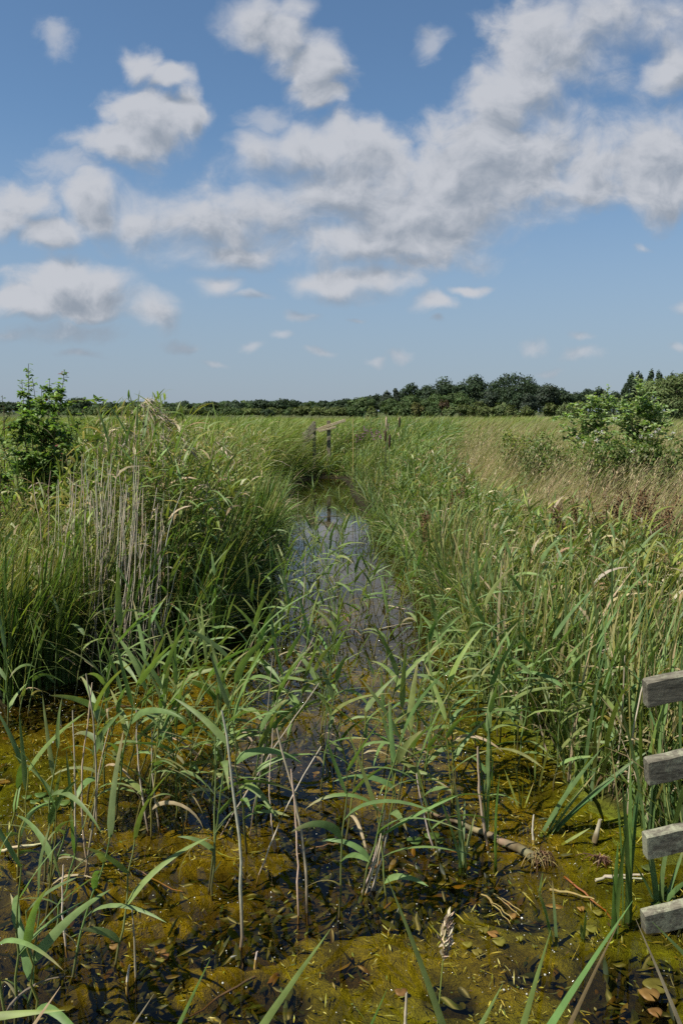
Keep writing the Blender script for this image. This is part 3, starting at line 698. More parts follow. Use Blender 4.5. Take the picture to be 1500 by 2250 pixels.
NUM = {3: 'three', 4: 'four', 5: 'five', 6: 'six', 7: 'seven', 8: 'eight', 9: 'nine', 10: 'ten', 11: 'eleven'}
def reed_label(root, nl, lean, bx, by):
    le = 'leaning right' if lean > .12 else 'leaning left' if lean < -.06 else 'standing upright'
    if by < 1300: wh = 'far up the canal'
    elif by < 1500 and bx > 530 and bx < 960: wh = 'in mid canal'
    elif by < 1620 and bx < 530: wh = 'by the left reed bed'
    elif bx < 130 and by > 1600: wh = 'at the left edge'
    elif bx < 420 and by > 1960: wh = 'in the near left water'
    elif bx < 420: wh = 'in the left clump'
    elif bx < 690: wh = 'in the centre clump'
    elif bx < 1020: wh = 'left of the log'
    else: wh = 'by the right bank'
    later(root, f'{NUM[nl]} leaved reed {le}', wh, 'reed', 'reeds standing in the shallow water', bx)

HERO = [
 (455,1990,520,1480,0),(468,2000,478,1575,0),(545,1900,505,1545,0),(250,1830,300,1500,0),(290,1850,390,1500,0),(330,1810,470,1470,0),(360,1780,560,1400,0),(385,1760,585,1430,0),
 (420,1730,640,1440,0),(300,1720,420,1420,0),(230,1760,235,1490,0),(190,1790,262,1370,0),(212,1830,208,1560,0),(560,1790,620,1480,0),(600,1740,690,1450,0),(618,1720,600,1490,0),
 (480,1710,560,1375,0),(520,1690,690,1390,0),(410,1830,430,1540,0),(500,1800,480,1520,0),(560,1860,570,1600,0),(330,1870,350,1590,0),(270,1760,330,1470,0),(440,1780,520,1500,0),
 (40,1960,62,1690,0),(92,1970,128,1640,0),(8,1900,55,1680,0),(148,2185,245,1830,0),(253,2165,300,1835,0),(33,2290,42,1900,0),(66,2290,88,1960,0),(20,2330,-20,1930,0),(82,2320,60,2000,0),
 (745,2050,762,1690,0),(790,2000,880,1620,0),(850,2000,830,1775,0),(755,1880,805,1560,0),(968,1910,900,1640,0),(840,1740,872,1480,0),(890,1720,880,1440,0),(930,1750,960,1490,0),
 (1005,1740,958,1365,0),(872,1790,922,1510,0),(780,1740,690,1470,0),(700,1760,742,1490,0),(955,1830,880,1550,0),(850,1850,880,1620,0),(1000,1800,980,1500,0),(905,1690,935,1420,0),
 (690,1420,660,1225,0),(650,1410,690,1190,0),(720,1395,748,1150,0),(745,1400,702,1210,0),(772,1410,832,1190,0),(640,1440,620,1245,0),(600,1420,592,1185,0),(700,1290,692,1120,0),(675,1300,720,1160,0),
 (590,1460,545,1290,0),(560,1470,572,1255,0),(912,1420,916,1240,0),(850,1470,852,1345,0),(935,1490,890,1225,0),(655,1170,690,1075,0),(740,1310,752,1165,0),(650,1350,640,1180,0),(682,1440,716,1260,0),
 (760,1440,782,1250,0),(800,1330,820,1200,0),(880,1350,905,1240,0),(575,1370,560,1240,0),(620,1300,632,1190,0),
 (210,1545,290,1300,0),(120,1560,130,1350,0),(260,1520,330,1260,0),(330,1500,380,1250,0),(60,1590,92,1390,0),(20,1620,16,1420,0),(415,1490,482,1235,0),(445,1500,470,1300,0),(375,1520,440,1310,0),(160,1560,200,1330,0),
 (1070,1720,1075,1470,0),(1015,1620,965,1390,0),(1140,1680,1120,1420,0),(1090,1640,1100,1400,0),(1040,1580,1060,1370,0),(1190,1700,1215,1400,0),(1060,1830,1075,1560,0),
]
def build_reeds():
    r = np.random.default_rng(101)
    for bx, by, tx, ty, _ in HERO:
        near = by > 1600; broad = near and 170 < bx < 1010 and by < 2060
        root, nl, le = make_reed(bx, by, tx, ty, r, K=8 if near else 6, scale=1.02 if broad else 1.0 if near else .85, width=1.12 if broad else 1.0 if near else .85)
        reed_label(root, nl, le, bx, by)
    # tall reeds standing out of the left bed, and those along the right bank
    for tx, ty in [(222,935),(240,915),(258,905),(276,893),(290,880),(304,886),(318,895),(335,905),(350,915),(368,925),(385,935),(405,945),(430,960),(460,970),(490,985),(200,960),(180,985)]:
        bx = tx - r.uniform(5, 40); by = r.uniform(1418, 1452); root, nl, le = make_reed(bx, by, tx, ty + 55, r, K=6, nl=10, scale=1.0, width=.9, low=.35)
        later(root, 'very tall green reed', 'rising out of the left reed bed', 'reed', 'tall reeds of the left bed', tx)
    for tx, ty in [(1045,1235),(1085,1250),(1120,1215),(1150,1260),(1185,1230),(1220,1250),(1255,1215),(1290,1255),(1325,1225),(1365,1240),(1400,1215),(1440,1250),(1475,1220),(1065,1330),(1130,1360),(1200,1340),(1270,1370),(1345,1345),(1430,1360),(1480,1385),(1170,1430),(1240,1450),(1310,1430),(1380,1450)]:
        bx = tx - r.uniform(-10, 40); by = ty + r.uniform(280, 340); root, nl, le = make_reed(bx, by, tx, ty, r, K=6, nl=9, scale=.95, width=.85, low=.25)
        later(root, 'leafy green reed' if ty < 1300 else 'shorter leafy reed', 'among the right bank sedge', 'reed', 'reeds of the right bank', tx)
    # thinner ones filling the clumps and the canal
    z = [(150, 640, 1640, 1860, 18, (260, 400)), (700, 1010, 1560, 1850, 14, (230, 360)), (545, 960, 1250, 1520, 66, (100, 215)), (640, 790, 1120, 1250, 20, (50, 95)), (20, 470, 1480, 1590, 12, (150, 260)), (0, 130, 1700, 2100, 4, (230, 330))]
    for x0, x1, y0, y1, n, hr in z:
        for _ in range(n):
            for _t in range(30):
                bx, by = r.uniform(x0, x1), r.uniform(y0, y1); g = gp(bx, by)
                if sdist(g[0], g[1]) < -.05: break
            h = r.uniform(*hr) * .88; root, nl, le = make_reed(bx, by, bx + h * r.normal(.18, .16), by - h, r, K=6, width=.78, scale=.9, low=.35)
            reed_label(root, nl, le, bx, by)
build_reeds()

# ------------------------------------------------------------------ dead pale stems
def make_dead(bx, by, tx, ty, r, rad=.0045, plume=False, z0=None, bend=.03):
    base = gp(bx, by, -.05 if z0 is None else z0); top = solve_top(base, tx, ty)
    root = empty('dead_reed', base)
    k = 10; t = np.linspace(0, 1, k + 1)[:, None]; m = base * (1 - t) + top * t
    ln = np.linalg.norm(top - base); s = r.normal(0, bend) * min(1, ln); m[:, 0:1] += s * np.sin(t * math.pi); m[:, :2] += r.normal(0, .003, (k + 1, 2)) * min(1, ln * .8)
    c = pick(GREYST, 1, r)[0]; cc = (np.array([.16, .10, .05]) * (1 - sstep(0, .35, t)) + c * sstep(0, .35, t))[None]
    rr = rad * (1 - .5 * t[:, 0]); rr = rr * (1 + .18 * (np.arange(k + 1) % 3 == 0))
    b = Buf(); tubes(b, m[None], rr[None], cc, 6); b.obj('stem', M_dry, root, base)
    if plume:
        b = Buf(); n = 42; u = r.uniform(.0, 1, n)
        P = top + np.column_stack([u * .11, r.normal(0, .008, n), .02 - .09 * u ** 2 + r.normal(0, .012, n)])
        blades(b, P, r.normal(.1, .5, n), r.normal(-.2, .5, n), r.uniform(.2, .9, n), r.uniform(.04, .09, n), r.uniform(.006, .013, n), pick([(.42, .34, .24), (.36, .28, .20), (.50, .42, .31)], n, r), K=3, prof='oval', wind=WIND)
        b.obj('plume', M_dry, root, base)
    return root
DEAD = [(530,2110,488,1560,'bent', .0062),(675,2035,608,1600,'bent', .006),(655,2040,640,1690,'thin', .004),(1075,1880,1048,1640,'thick', .007),(178,1960,190,1480,'tall', .0045),(196,1950,205,1500,'tall', .004),(165,1930,160,1560,'thin', .004),
        (610,1890,600,1600,'thin', .003),(470,1860,700,1500,'slanting', .0035),(560,1950,705,1640,'slanting', .003),(545,1860,600,1440,'thin', .003),(330,1850,300,1560,'thin', .004),(355,1840,335,1600,'thin', .004),(410,1700,560,1400,'slanting', .003),(520,1690,690,1400,'slanting', .003),
        (215,1850,240,1600,'thin', .0035),(240,1840,275,1590,'thin', .0035),(960,1890,915,1700,'dark', .0045),(795,1990,845,1780,'brown', .004),(805,1985,855,1790,'brown', .004),(820,1985,850,1800,'brown', .004),(780,1990,830,1830,'brown', .003),(1210,1680,1180,1560,'thin', .004),(1340,1780,1372,1440,'tall', .005),(1380,1820,1415,1490,'tall', .0055),
        (150,2110,140,1900,'broken', .004),(298,2180,290,1990,'broken', .004),(1175,1870,1172,1790,'broken', .006),(890,2290,893,2180,'broken', .006),(560,2140,565,2090,'broken', .005),(280,2190,285,2120,'broken', .005),(720,1290,715,1150,'thin', .004),(660,1180,655,1080,'thin', .004),(650,1450,672,1200,'thin', .004)]
def build_dead():
    r = np.random.default_rng(55)
    for bx, by, tx, ty, w, rad in DEAD:
        o = make_dead(bx, by, tx, ty, r, rad)
        wh = 'in the foreground water' if by > 1600 and bx < 1000 else 'beside the right bank' if bx >= 1000 else 'in the open canal'
        later(o, f'{w} dead reed stem', wh, 'dead reed', 'dead reed stems in the water', bx)
    for i in range(105):
        bx = r.normal(235, 60); by = r.uniform(1425, 1492); z = land_z(*gp(bx, by)[:2]) - .03
        o = make_dead(bx, by, bx + r.normal(10, 34), r.uniform(985, 1175) + abs(bx - 235) * .5, r, r.uniform(.0026, .0046), z0=float(z), bend=.035)
        tag(o, 'pale leafless dead reed stem in the upright cluster before the left bush', 'dead reed', 'dead reed stems in the pale upright cluster')
    for bx, tx, ty in [(270,285,915),(300,302,890),(325,330,905),(285,268,950),(240,240,960),(255,262,935),(310,340,925),(355,348,960),(235,215,985),(330,400,985),(290,318,882),(345,360,930),(420,470,975)]:
        by = 1400 - (tx % 30); z = land_z(*gp(bx, by)[:2]) - .03
        o = make_dead(bx, by, tx, ty, r, .004, True, float(z))
        later(o, 'plumed dead reed', 'on top of the left reed bed', 'dead reed', 'plumed dead reeds of the left bed', tx)
build_dead()

# ------------------------------------------------------------------ strap-leaved plants, blades close to the lens
def strap_plant(name, base, tips, W, col, r, K=8, curl=None, dryp=.2, roll=None):
    """blades from one base, each ending near a given point"""
    b = Buf(); base = np.asarray(base, float)
    for t in tips:
        t = np.asarray(t, float); v = t - base; L = np.linalg.norm(v); cu = abs(r.normal(.25, .12)) if curl is None else curl
        el = math.asin(np.clip(v[2] / L, -1, 1)) + cu * .5
        blades(b, base + r.normal(0, .008, 3) * [1, 1, 0], math.atan2(v[1], v[0]), el, cu, L * 1.02, W * r.uniform(.8, 1.15), pick(col, 1, r, .1)[0], K=K, prof='strap', fold=.18, twist=r.normal(0, .5), roll=roll if roll is not None else r.normal(0, .7), tip=(.38, .28, .12), tipamt=(r.random() < dryp) * .9, power=1.0)
    return b.obj(name, M_leaf, None, base)
STRAPS = [  # base px, tip px list, width, palette, look, place
 ((1018,1925), [(985,1700),(1000,1680),(1025,1760),(960,1740),(1048,1790),(995,1760)], .013, G_BLUE, 'dense green bulrush tuft with upright leaves', 'in front of the floating log'),
 ((1085,1925), [(1092,1700),(1080,1780),(1108,1790),(1095,1740)], .012, G_REED, 'slim green bulrush shoot with pale base', 'just before the root end of the log'),
 ((1072,1860), [(1062,1560),(1075,1580),(1050,1640),(1090,1650)], .012, G_BLUE, 'tall blue green bulrush', 'rising behind the middle of the floating log'),
 ((1195,1845), [(1395,1600),(1330,1650),(1370,1690),(1440,1640),(1300,1700),(1260,1700)], .018, G_BLUE, 'bulrush with long leaves fanning out to the right', 'beside the log roots'),
 ((1205,1870), [(1290,1820),(1270,1835),(1300,1850)], .016, G_YEL + G_REED, 'low yellow green leaf tuft', 'growing out of the log roots'),
 ((1145,1790), [(1110,1690),(1128,1670),(1150,1690),(1170,1720),(1100,1720)], .009, G_YEL, 'small yellowish sedge tuft', 'behind the floating log'),
 ((1372,2050), [(1345,1640),(1360,1700),(1378,1660),(1400,1750),(1335,1740)], .016, G_DARK, 'tall dark upright bulrush', 'in front of the rail ends'),
 ((1350,2075), [(1362,1850),(1375,1820),(1340,1880)], .014, G_DARK, 'dark narrow bulrush', 'just left of the lowest rail'),
 ((1215,2080), [(1178,1950),(1205,1932),(1195,2000)], .013, G_BLUE, 'small bulrush with two bent leaves', 'in open water left of the lowest rail'),
 ((1275,2085), [(1282,2005),(1270,2030)], .010, G_REED, 'tiny two leaved shoot', 'between the small bent bulrush and the lowest rail'),
 ((1175,1985), [(1160,1930),(1185,1915),(1200,1930),(1150,1945)], .008, G_REED, 'short green shoot tuft', 'in the water below the log roots'),
 ((1450,2000), [(1505,1840),(1480,1800),(1425,1830),(1400,1900),(1520,1930)], .018, G_BLUE, 'broad leaved bulrush', 'behind the two lower rails'),
 ((1180,1740), [(1190,1580),(1170,1600),(1210,1620),(1160,1660)], .010, G_YEL + G_REED, 'bright green sedge tuft', 'at the edge of the right bank'),
 ((470,1480), [(455,1230),(480,1250),(500,1240),(440,1280),(515,1290),(465,1260)], .016, G_DARK, 'dark upright bulrush tuft', 'at the corner of the left reed bed'),
 ((520,1370), [(505,1190),(530,1200),(545,1180),(560,1230),(515,1230)], .016, G_DARK, 'dark bulrush tuft leaning over the canal', 'on the left bank behind the corner'),
 ((735,1410), [(725,1260),(740,1240),(755,1270),(710,1280),(770,1290)], .014, G_DARK + G_BLUE, 'dark green bulrush tuft', 'in the middle of the canal'),
 ((1010,1400), [(990,1200),(1015,1180),(1035,1210),(1000,1240)], .014, G_BLUE, 'blue green bulrush', 'at the right edge of the canal'),
 ((1330,1640), [(1300,1230),(1340,1200),(1370,1250),(1310,1300),(1385,1310)], .017, G_BLUE, 'tall blue green bulrush', 'on the right bank above the top rail'),
 ((1440,1680), [(1440,1270),(1480,1240),(1500,1300),(1420,1330)], .018, G_BLUE, 'tall broad bulrush', 'on the right bank behind the top rail'),
 ((1230,1600), [(1200,1240),(1240,1220),(1260,1290),(1215,1300)], .015, G_BLUE, 'tall narrow bulrush', 'in the thick of the right bank sedge'),
 ((1130,1560), [(1115,1270),(1140,1250),(1160,1300)], .014, G_BLUE, 'slender bulrush', 'at the front of the right bank sedge'),
]
NEAR = [  # tip px, foot px (both seen from the bridge), depth, width, look
 ((695,2062), (560,2300), 1.10, .024, G_HERO, 'broad pale green blade pointing up right', 'at the bottom centre edge'),
 ((446,2118), (385,2290), 1.20, .012, G_REED, 'narrow bright green blade', 'at the bottom edge left of centre'),
 ((848,1955), (945,2300), 1.15, .016, G_HERO, 'long dark bluish blade leaning left', 'at the bottom edge right of centre'),
 ((1095,2160), (1040,2300), 1.10, .020, G_HERO, 'short pale blade tip', 'at the bottom edge left of the tall blades'),
 ((835,2178), (800,2290), 1.15, .013, G_REED, 'short narrow blade tip', 'at the bottom edge beside the grass seed head'),
 ((1212,2075), (1170,2300), 1.05, .018, G_HERO, 'upright blue green blade', 'at the bottom edge below the small bulrush'),
 ((1385,2005), (1225,2300), 1.05, .019, G_HERO, 'long arching green blade', 'at the bottom edge crossing towards the rails'),
 ((1352,2030), (1250,2310), 1.00, .013, [(.24, .17, .08)], 'half dead brown edged blade', 'at the bottom edge right of the arching blade'),
 ((1420,2040), (1500,2300), 1.05, .010, STRAW[:2], 'thin straw coloured blade', 'at the bottom right corner below the rail'),
 ((1440,2050), (1560,2200), 1.15, .024, G_HERO, 'broad pale leaf sloping down right', 'below the lowest rail at the right edge'),
 ((120,2190), (65,2290), 1.20, .014, STRAW[1:2], 'pale dead blade', 'at the bottom left corner'),
 ((320,2205), (270,2300), 1.20, .011, [(.20, .17, .10)], 'grey withered blade tip', 'at the bottom edge near the left corner'),
 ((140,2215), (-60,2245), 1.25, .012, G_REED, 'flat green blade entering from the left', 'at the bottom left edge'),
]
def build_straps():
    r = np.random.default_rng(77)
    for (bx, by), tips, W, col, look, wh in STRAPS:
        g = gp(bx, by); s = sdist(g[0], g[1]); base = gp(bx, by, -.04 if s < 0 else float(land_z(g[0], g[1])) - .02)
        T = [solve_top(base, x, y, r.normal(0, .06)) for x, y in tips]
        o = strap_plant('bulrush' if 'bulrush' in look else 'sedge_tuft', base, T, W * .95, col, r)
        later(o, look, wh, 'bulrush' if 'bulrush' in look else 'sedge', 'bulrush and sedge tufts at the water', bx)
    for (tx, ty), (fx, fy), Y, W, col, look, wh in NEAR:
        a, t = at_y(fx, fy, Y), at_y(tx, ty, Y)
        v = t - a; base = a - v / max(v[2], .08) * (a[2] + .05) if v[2] > .25 * np.linalg.norm(v) else a - v * .8
        o = strap_plant('sedge_plant', base, [t], W, col, r, K=14, curl=.22, dryp=0, roll=1.0 if tx > fx else -1.0)
        later(o, look, wh, 'sedge blade', 'sedge blades close to the bridge', tx)
build_straps()

# grass stalk with a pale seed head in front
def seed_head(b, top, d, L, r, wid=.006, n=60, pal=STRAW[:1] + GREYST[:1]):
    u = r.uniform(0, 1, n); P = top - np.outer(u * L, d) + r.normal(0, wid * .35, (n, 3)) * (np.sin(u * math.pi * .9 + .2))[:, None]
    blades(b, P, math.atan2(d[1], d[0]) + r.normal(0, .8, n), r.normal(math.asin(d[2]) * .8, .4, n), .1, r.uniform(.010, .022, n), r.uniform(.003, .006, n) * (wid / .006) ** .5, pick(pal, n, r), K=2, prof='oval')
def grass_stalk(bx, by, tx, ty, r, Y=None, head=.10, wid=.006, z0=None, rad=.0013, n=60, pal=STRAW[:1] + GREYST[:1], green=False, droop=.05):
    base = gp(bx, by, z0 if z0 is not None else -.03) if Y is None else np.array([at_y(bx, by, Y)[0], Y, -.03])
    top = solve_top(base, tx, ty); root = empty('grass_stalk', base)
    k = 8; t = np.linspace(0, 1, k + 1)[:, None]; m = base * (1 - t) + top * t; m[:, :2] += ((top - base)[:2] * .5)[None] * (t ** 2 - t)
    b = Buf(); tubes(b, m[None], rad, pick(G_YEL if green else STRAW[:2], 1, r)[0], 5); b.obj('stem', M_grass, root, base)
    d = m[-1] - m[-2]; d /= np.linalg.norm(d)
    b = Buf(); seed_head(b, top, d, head, r, wid, n, pal); b.obj('seed_head', M_dry, root, base)
    return root
def build_stalks():
    r = np.random.default_rng(91)
    o = grass_stalk(925, 2290, 982, 2015, r, Y=1.30, head=.085, wid=.013, n=90, green=True, pal=[(.44, .36, .22), (.37, .29, .18), (.50, .42, .28)])
    tag(o, 'grass stalk with a knobbly pale seed head close in front over the algae', 'grass stalk')
    pts = [(1245,1180,1310,960,.17,'tall'),(1240,1240,1302,1010,.15,'tall'),(1220,1250,1320,1030,.12,'tall'),(1260,1300,1290,1060,.12,'tall'),(1410,1250,1440,1030,.10,'short'),(1350,1270,1400,1060,.10,'short'),(1470,1300,1498,1040,.10,'short'),
           (1265,1330,1272,1080,.10,'short'),(1190,1350,1205,1070,.12,'short'),(1430,1330,1460,1090,.10,'short'),(1120,1280,1140,1060,.1,'short'),(1310,1290,1330,1075,.1,'short'),(1155,1300,1160,1100,.1,'short'),(1385,1350,1395,1120,.1,'short'),
           (1470,1500,1478,1280,.10,'rust brown'),(1340,1400,1352,1180,.09,'rust brown'),(1240,1480,1248,1260,.10,'rust brown'),(1100,1420,1108,1210,.08,'rust brown'),(1455,1580,1470,1310,.1,'rust brown'),(1300,1520,1305,1290,.1,'rust brown'),(1200,1560,1195,1330,.1,'rust brown'),
           (1145,1560,1150,1330,.09,'rust brown'),(1400,1490,1415,1230,.09,'rust brown'),(160,1290,205,1120,.09,'arching'),(110,1300,150,1150,.09,'arching'),(60,1350,110,1075,.1,'arching'),(20,1300,70,1090,.1,'arching'),(5,1350,30,1110,.09,'arching'),(200,1310,240,1160,.08,'arching')]
    for bx, by, tx, ty, hd, w in pts:
        g = gp(bx, by); z = float(land_z(g[0], g[1])) - .02
        pal = [(.46, .36, .20), (.52, .43, .27)] if w != 'rust brown' else [(.32, .20, .10), (.38, .26, .14)]
        o = grass_stalk(bx, by, tx, ty, r, head=hd * .8, wid=.007, z0=z, pal=pal, n=70)
        later(o, f'{w} seeding straw grass stalk', 'in the left bank grass' if bx < 400 else 'on the right meadow' if ty < 1150 else 'among the right bank sedge', 'grass stalk', 'seeding grass stalks', tx)
build_stalks()

# ------------------------------------------------------------------ floating things
def build_floats():
    r = np.random.default_rng(66)
    # log-like rhizome with a torn root end
    a, c = gp(935, 1785, .0), gp(1178, 1885, .012); root = empty('driftwood_log', (a + c) / 2)
    k = 14; t = np.linspace(0, 1, k + 1)[:, None]; m = a * (1 - t) + c * t; m[:, 1:2] += .03 * np.sin(t * 3.1); m[:, 2] += .004 * np.sin(np.arange(k + 1) * 1.7)
    b = Buf(); rr = np.interp(t[:, 0], [0, .5, 1], [.006, .012, .020]) * (1 + .08 * r.normal(0, 1, k + 1))
    tubes(b, m[None], rr[None], pick([(.15, .115, .06), (.20, .16, .085), (.09, .065, .035)], k + 1, r, .25)[None], 8)
    b.obj('stem', M_dry, root, (a + c) / 2)
    b = Buf(); n = 80; st = c + np.column_stack([r.uniform(-.02, .05, n), r.uniform(-.02, .02, n), r.uniform(-.01, .025, n)])
    az = r.normal(-.5, 1.5, n); L = r.gamma(2, .018, n) + .012; t6 = np.linspace(0, 1, 6)
    pa = st[:, None, :] + np.stack([np.cos(az)[:, None] * L[:, None] * t6, np.sin(az)[:, None] * L[:, None] * t6, (.02 * np.sin(t6 * 2.5)[None] * r.uniform(0, 1.4, (n, 1)) - .045 * t6 ** 2)], -1)
    tubes(b, pa, (.0024 * (1 - .7 * t6))[None], pick([(.11, .065, .03), (.08, .045, .02), (.16, .10, .05), (.22, .17, .06)], n, r, .25), 5)
    b.obj('root_mass', M_dry, root, (a + c) / 2)
    tag(root, 'brown floating rhizome log with a torn root end in the algae', 'driftwood')
    # small root lump further right
    c = gp(1320, 1890, .004); b = Buf(); n = 60; az = r.uniform(-3.1, 3.1, n); L = r.gamma(2, .014, n) + .012
    pa = c + np.stack([np.cos(az)[:, None] * L[:, None] * t6, .6 * np.sin(az)[:, None] * L[:, None] * t6, .03 * np.sin(t6 * 2.4)[None] * r.uniform(.2, 1, (n, 1)) - .03 * t6 ** 2], -1)
    tubes(b, pa, (.0026 * (1 - .6 * t6))[None], pick([(.11, .055, .03), (.07, .035, .02), (.24, .17, .09)], n, r, .25), 5)
    tag(b.obj('driftwood_root', M_dry, None, c), 'small dark root lump with straw floating right of the log', 'driftwood')
    c = gp(1305, 1850, .0); tp = solve_top(c, 1318, 1800); b = Buf(); t5 = np.linspace(0, 1, 5)[:, None]
    tubes(b, (c * (1 - t5) + tp * t5)[None], np.array([[.012, .013, .009, .008, .007]]), np.array([[(.16, .12, .06)] * 2 + [(.34, .30, .20)] * 3]), 8)
    tag(b.obj('broken_stump', M_dry, None, c), 'short broken pale reed stump leaning in the water near the rails', 'stump')
    FL = [((1308,1935),(1402,1928),.007,'pale','split dead stem'),((1205,1958),(1305,1972),.006,'straw yellow','flattened leaf stem'),((1240,1930),(1360,2030),.005,'red brown','sunken stem'),((0,1873),(98,1852),.008,'cream','peeled stem'),
          ((832,1384),(905,1368),.007,'pale','dead stem'),((845,1331),(890,1338),.007,'pale','dead stem'),((640,1133),(700,1138),.007,'grey brown','stem'),((690,1138),(768,1131),.006,'grey brown','stem'),((600,1168),(650,1172),.007,'yellow green','stem'),
          ((755,1352),(770,1372),.006,'brown','stem'),((450,1392),(545,1398),.006,'straw yellow','stem'),((560,2150),(400,2245),.005,'dark brown','sunken stem'),((560,1700),(600,1712),.005,'brown','stem'),((1060,1965),(1120,2030),.003,'straw yellow','folded leaf stem'),((1075,1962),(1140,2010),.0025,'straw yellow','folded leaf stem'),
          ((1060,1570),(1130,1585),.007,'straw yellow','broken stem'),((1090,1530),(1160,1560),.006,'pale','broken stem'),((230,1560),(290,1550),.004,'brown','stem'),((650,1880),(745,1850),.003,'brown','thin stem'),((260,1900),(400,1960),.004,'brown','sunken stem')]
    CM = {'pale': (.38, .32, .22), 'straw yellow': (.27, .20, .07), 'red brown': (.20, .08, .03), 'cream': (.52, .44, .24), 'grey brown': (.26, .20, .13), 'yellow green': (.22, .22, .06), 'brown': (.22, .13, .06), 'dark brown': (.09, .05, .02)}
    for (p, q, rad, cn, w) in FL:
        zz = -.008 if 'sunken' in w else .002
        a, c = gp(*p, zz), gp(*q, zz + .004); t8 = np.linspace(0, 1, 9)[:, None]; m = a * (1 - t8) + c * t8; m[:, :2] += r.normal(0, .004, (9, 2)); m[:, 2] += .006 * np.sin(t8[:, 0] * 3 + r.random())
        b = Buf(); tubes(b, m[None], (rad * .8 * (1 - .45 * t8[:, 0]) * (1 + .12 * (np.arange(9) % 3 == 0)))[None], pick([CM[cn]], 9, r, .12)[None], 6)
        if 'split' in w or 'folded' in w:
            m2 = m + np.array([.01, .018, .004]) * t8; tubes(b, m2[None], rad * .7, CM[cn], 5)
        o = b.obj('floating_reed', M_dry, None, m[4])
        py = (p[1] + q[1]) / 2; px = (p[0] + q[0]) / 2
        later(o, f'{cn} {w} lying on the water', 'near the rails' if px > 1180 else 'in the foreground algae' if py > 1640 else 'across the canal' if py < 1480 else 'between the foreground reeds and right bank', 'floating stem', 'dead stems lying on the water', px)
    # round floating leaves
    PADS = [(1438,2163,.034,'y'),(1424,2182,.030,'o'),(1438,2222,.020,'o'),(1095,2066,.022,'y'),(1082,2050,.018,'o'),(1062,2042,.016,'y'),(1026,2073,.016,'y'),(1047,2090,.017,'y'),(1125,2010,.013,'o'),(1275,1995,.013,'o'),(1311,2003,.016,'y'),(1297,2038,.020,'y'),(1280,2048,.018,'y'),
            (1140,2060,.012,'y'),(880,2178,.018,'o'),(1420,1905,.022,'g'),(1450,1950,.024,'g'),(1470,1970,.02,'g'),(1440,1985,.018,'g'),(355,2090,.016,'o'),(362,2100,.014,'o'),(352,2108,.014,'y'),(340,2118,.013,'y'),(250,2078,.014,'o'),(145,1935,.016,'o'),(205,1938,.014,'o'),(150,1918,.014,'o'),
            (90,1745,.026,'g'),(110,1755,.028,'g'),(128,1742,.026,'g'),(140,1762,.028,'g'),(78,1760,.022,'g'),(120,1772,.024,'g'),(60,1750,.020,'g'),(910,1845,.030,'g'),(948,1835,.030,'g'),(965,1845,.022,'g'),(905,1553,.022,'o'),(860,1540,.02,'o'),(960,1535,.02,'g'),(1010,1520,.024,'g'),
            (480,1545,.024,'g'),(450,1558,.022,'g'),(515,1550,.022,'g'),(860,1210,.03,'g'),(1065,1280,.03,'g'),(880,1250,.03,'g'),(1215,1660,.022,'g'),(1230,1672,.022,'g'),(985,1620,.020,'o'),(745,1560,.02,'o')]
    CC = {'y': (.17, .145, .022), 'o': (.24, .125, .035), 'g': (.085, .13, .025)}; NM = {'y': 'olive yellow', 'o': 'orange brown', 'g': 'green'}
    for px, py, rad, c in PADS:
        p = gp(px, py, .007); n = 18; th = np.linspace(.18, 2 * math.pi - .18, n) + r.uniform(0, 6)
        rr = rad * (1 + .05 * r.normal(0, 1, n)); ri = np.stack([rr * np.cos(th), rr * np.sin(th) * .92, .0035 * np.sin(th * 2 + 1)], -1); mi = ri * [.5, .5, .2] + [0, 0, .001]; ce = np.tile([0, 0, .0005], (n, 1))
        V = np.stack([ce * 1 + mi * .02, mi, ri, ri + [0, 0, -.0025]], 1) + p
        cl = np.array(pick([CC[c]], 1, r)[0]); cc = np.repeat(np.stack([cl * .8, cl, cl * 1.2, cl * .5])[None], n, 0)
        b = Buf(); b.add(V, grid_faces(1, n, 4), cc)
        later(b.obj('lily_pad', M_leaf, None, p), f'small round {NM[c]} floating leaf', 'in the right foreground algae' if px > 1000 and py > 1700 else 'in the left foreground algae' if px < 420 and py > 1700 else 'in the middle of the water', 'floating leaf', 'round leaves floating on the water', px)
build_floats()

# ------------------------------------------------------------------ fences
def beam(b, p, q, hgt, thk, r=None, roll=(0, 0, 1), n=12, bev=.006):
    """bevelled board from p to q: hgt along roll, thk across"""
    p, q = np.asarray(p, float), np.asarray(q, float); d = (q - p) / np.linalg.norm(q - p); up = np.asarray(roll, float); up = up - (up @ d) * d; up /= np.linalg.norm(up); s = np.cross(d, up)
    h, w = hgt / 2, thk / 2
    prof = [(-w + bev, -h), (w - bev, -h), (w, -h + bev), (w, h - bev), (w - bev, h), (-w + bev, h), (-w, h - bev), (-w, -h + bev)]
    ts = np.concatenate([[0], np.linspace(.004, .996, n), [1]]); V = []
    for i, t in enumerate(ts):
        sh = .96 if i in (0, len(ts) - 1) else 1.0
        wv = 0 if r is None else r.normal(0, .0014)
        V.append([p + (q - p) * t + s * a * sh + up * (c_ * sh + wv) for a, c_ in prof])
    V = np.array(V); m = len(ts); b.add(V.reshape(-1, 3), grid_faces(1, m, 8, True), np.full((m * 8, 3), .3))
    for e, row in ((0, V[0]), (1, V[-1])):
        o = [0, 1, 2, 3, 4, 5, 6, 7]; f = [[0, 1, 2, 7], [7, 2, 3, 6], [6, 3, 4, 5]]
        if e == 0: f = [x[::-1] for x in f]
        b.add(row, np.array(f), np.full((8, 3), .3))
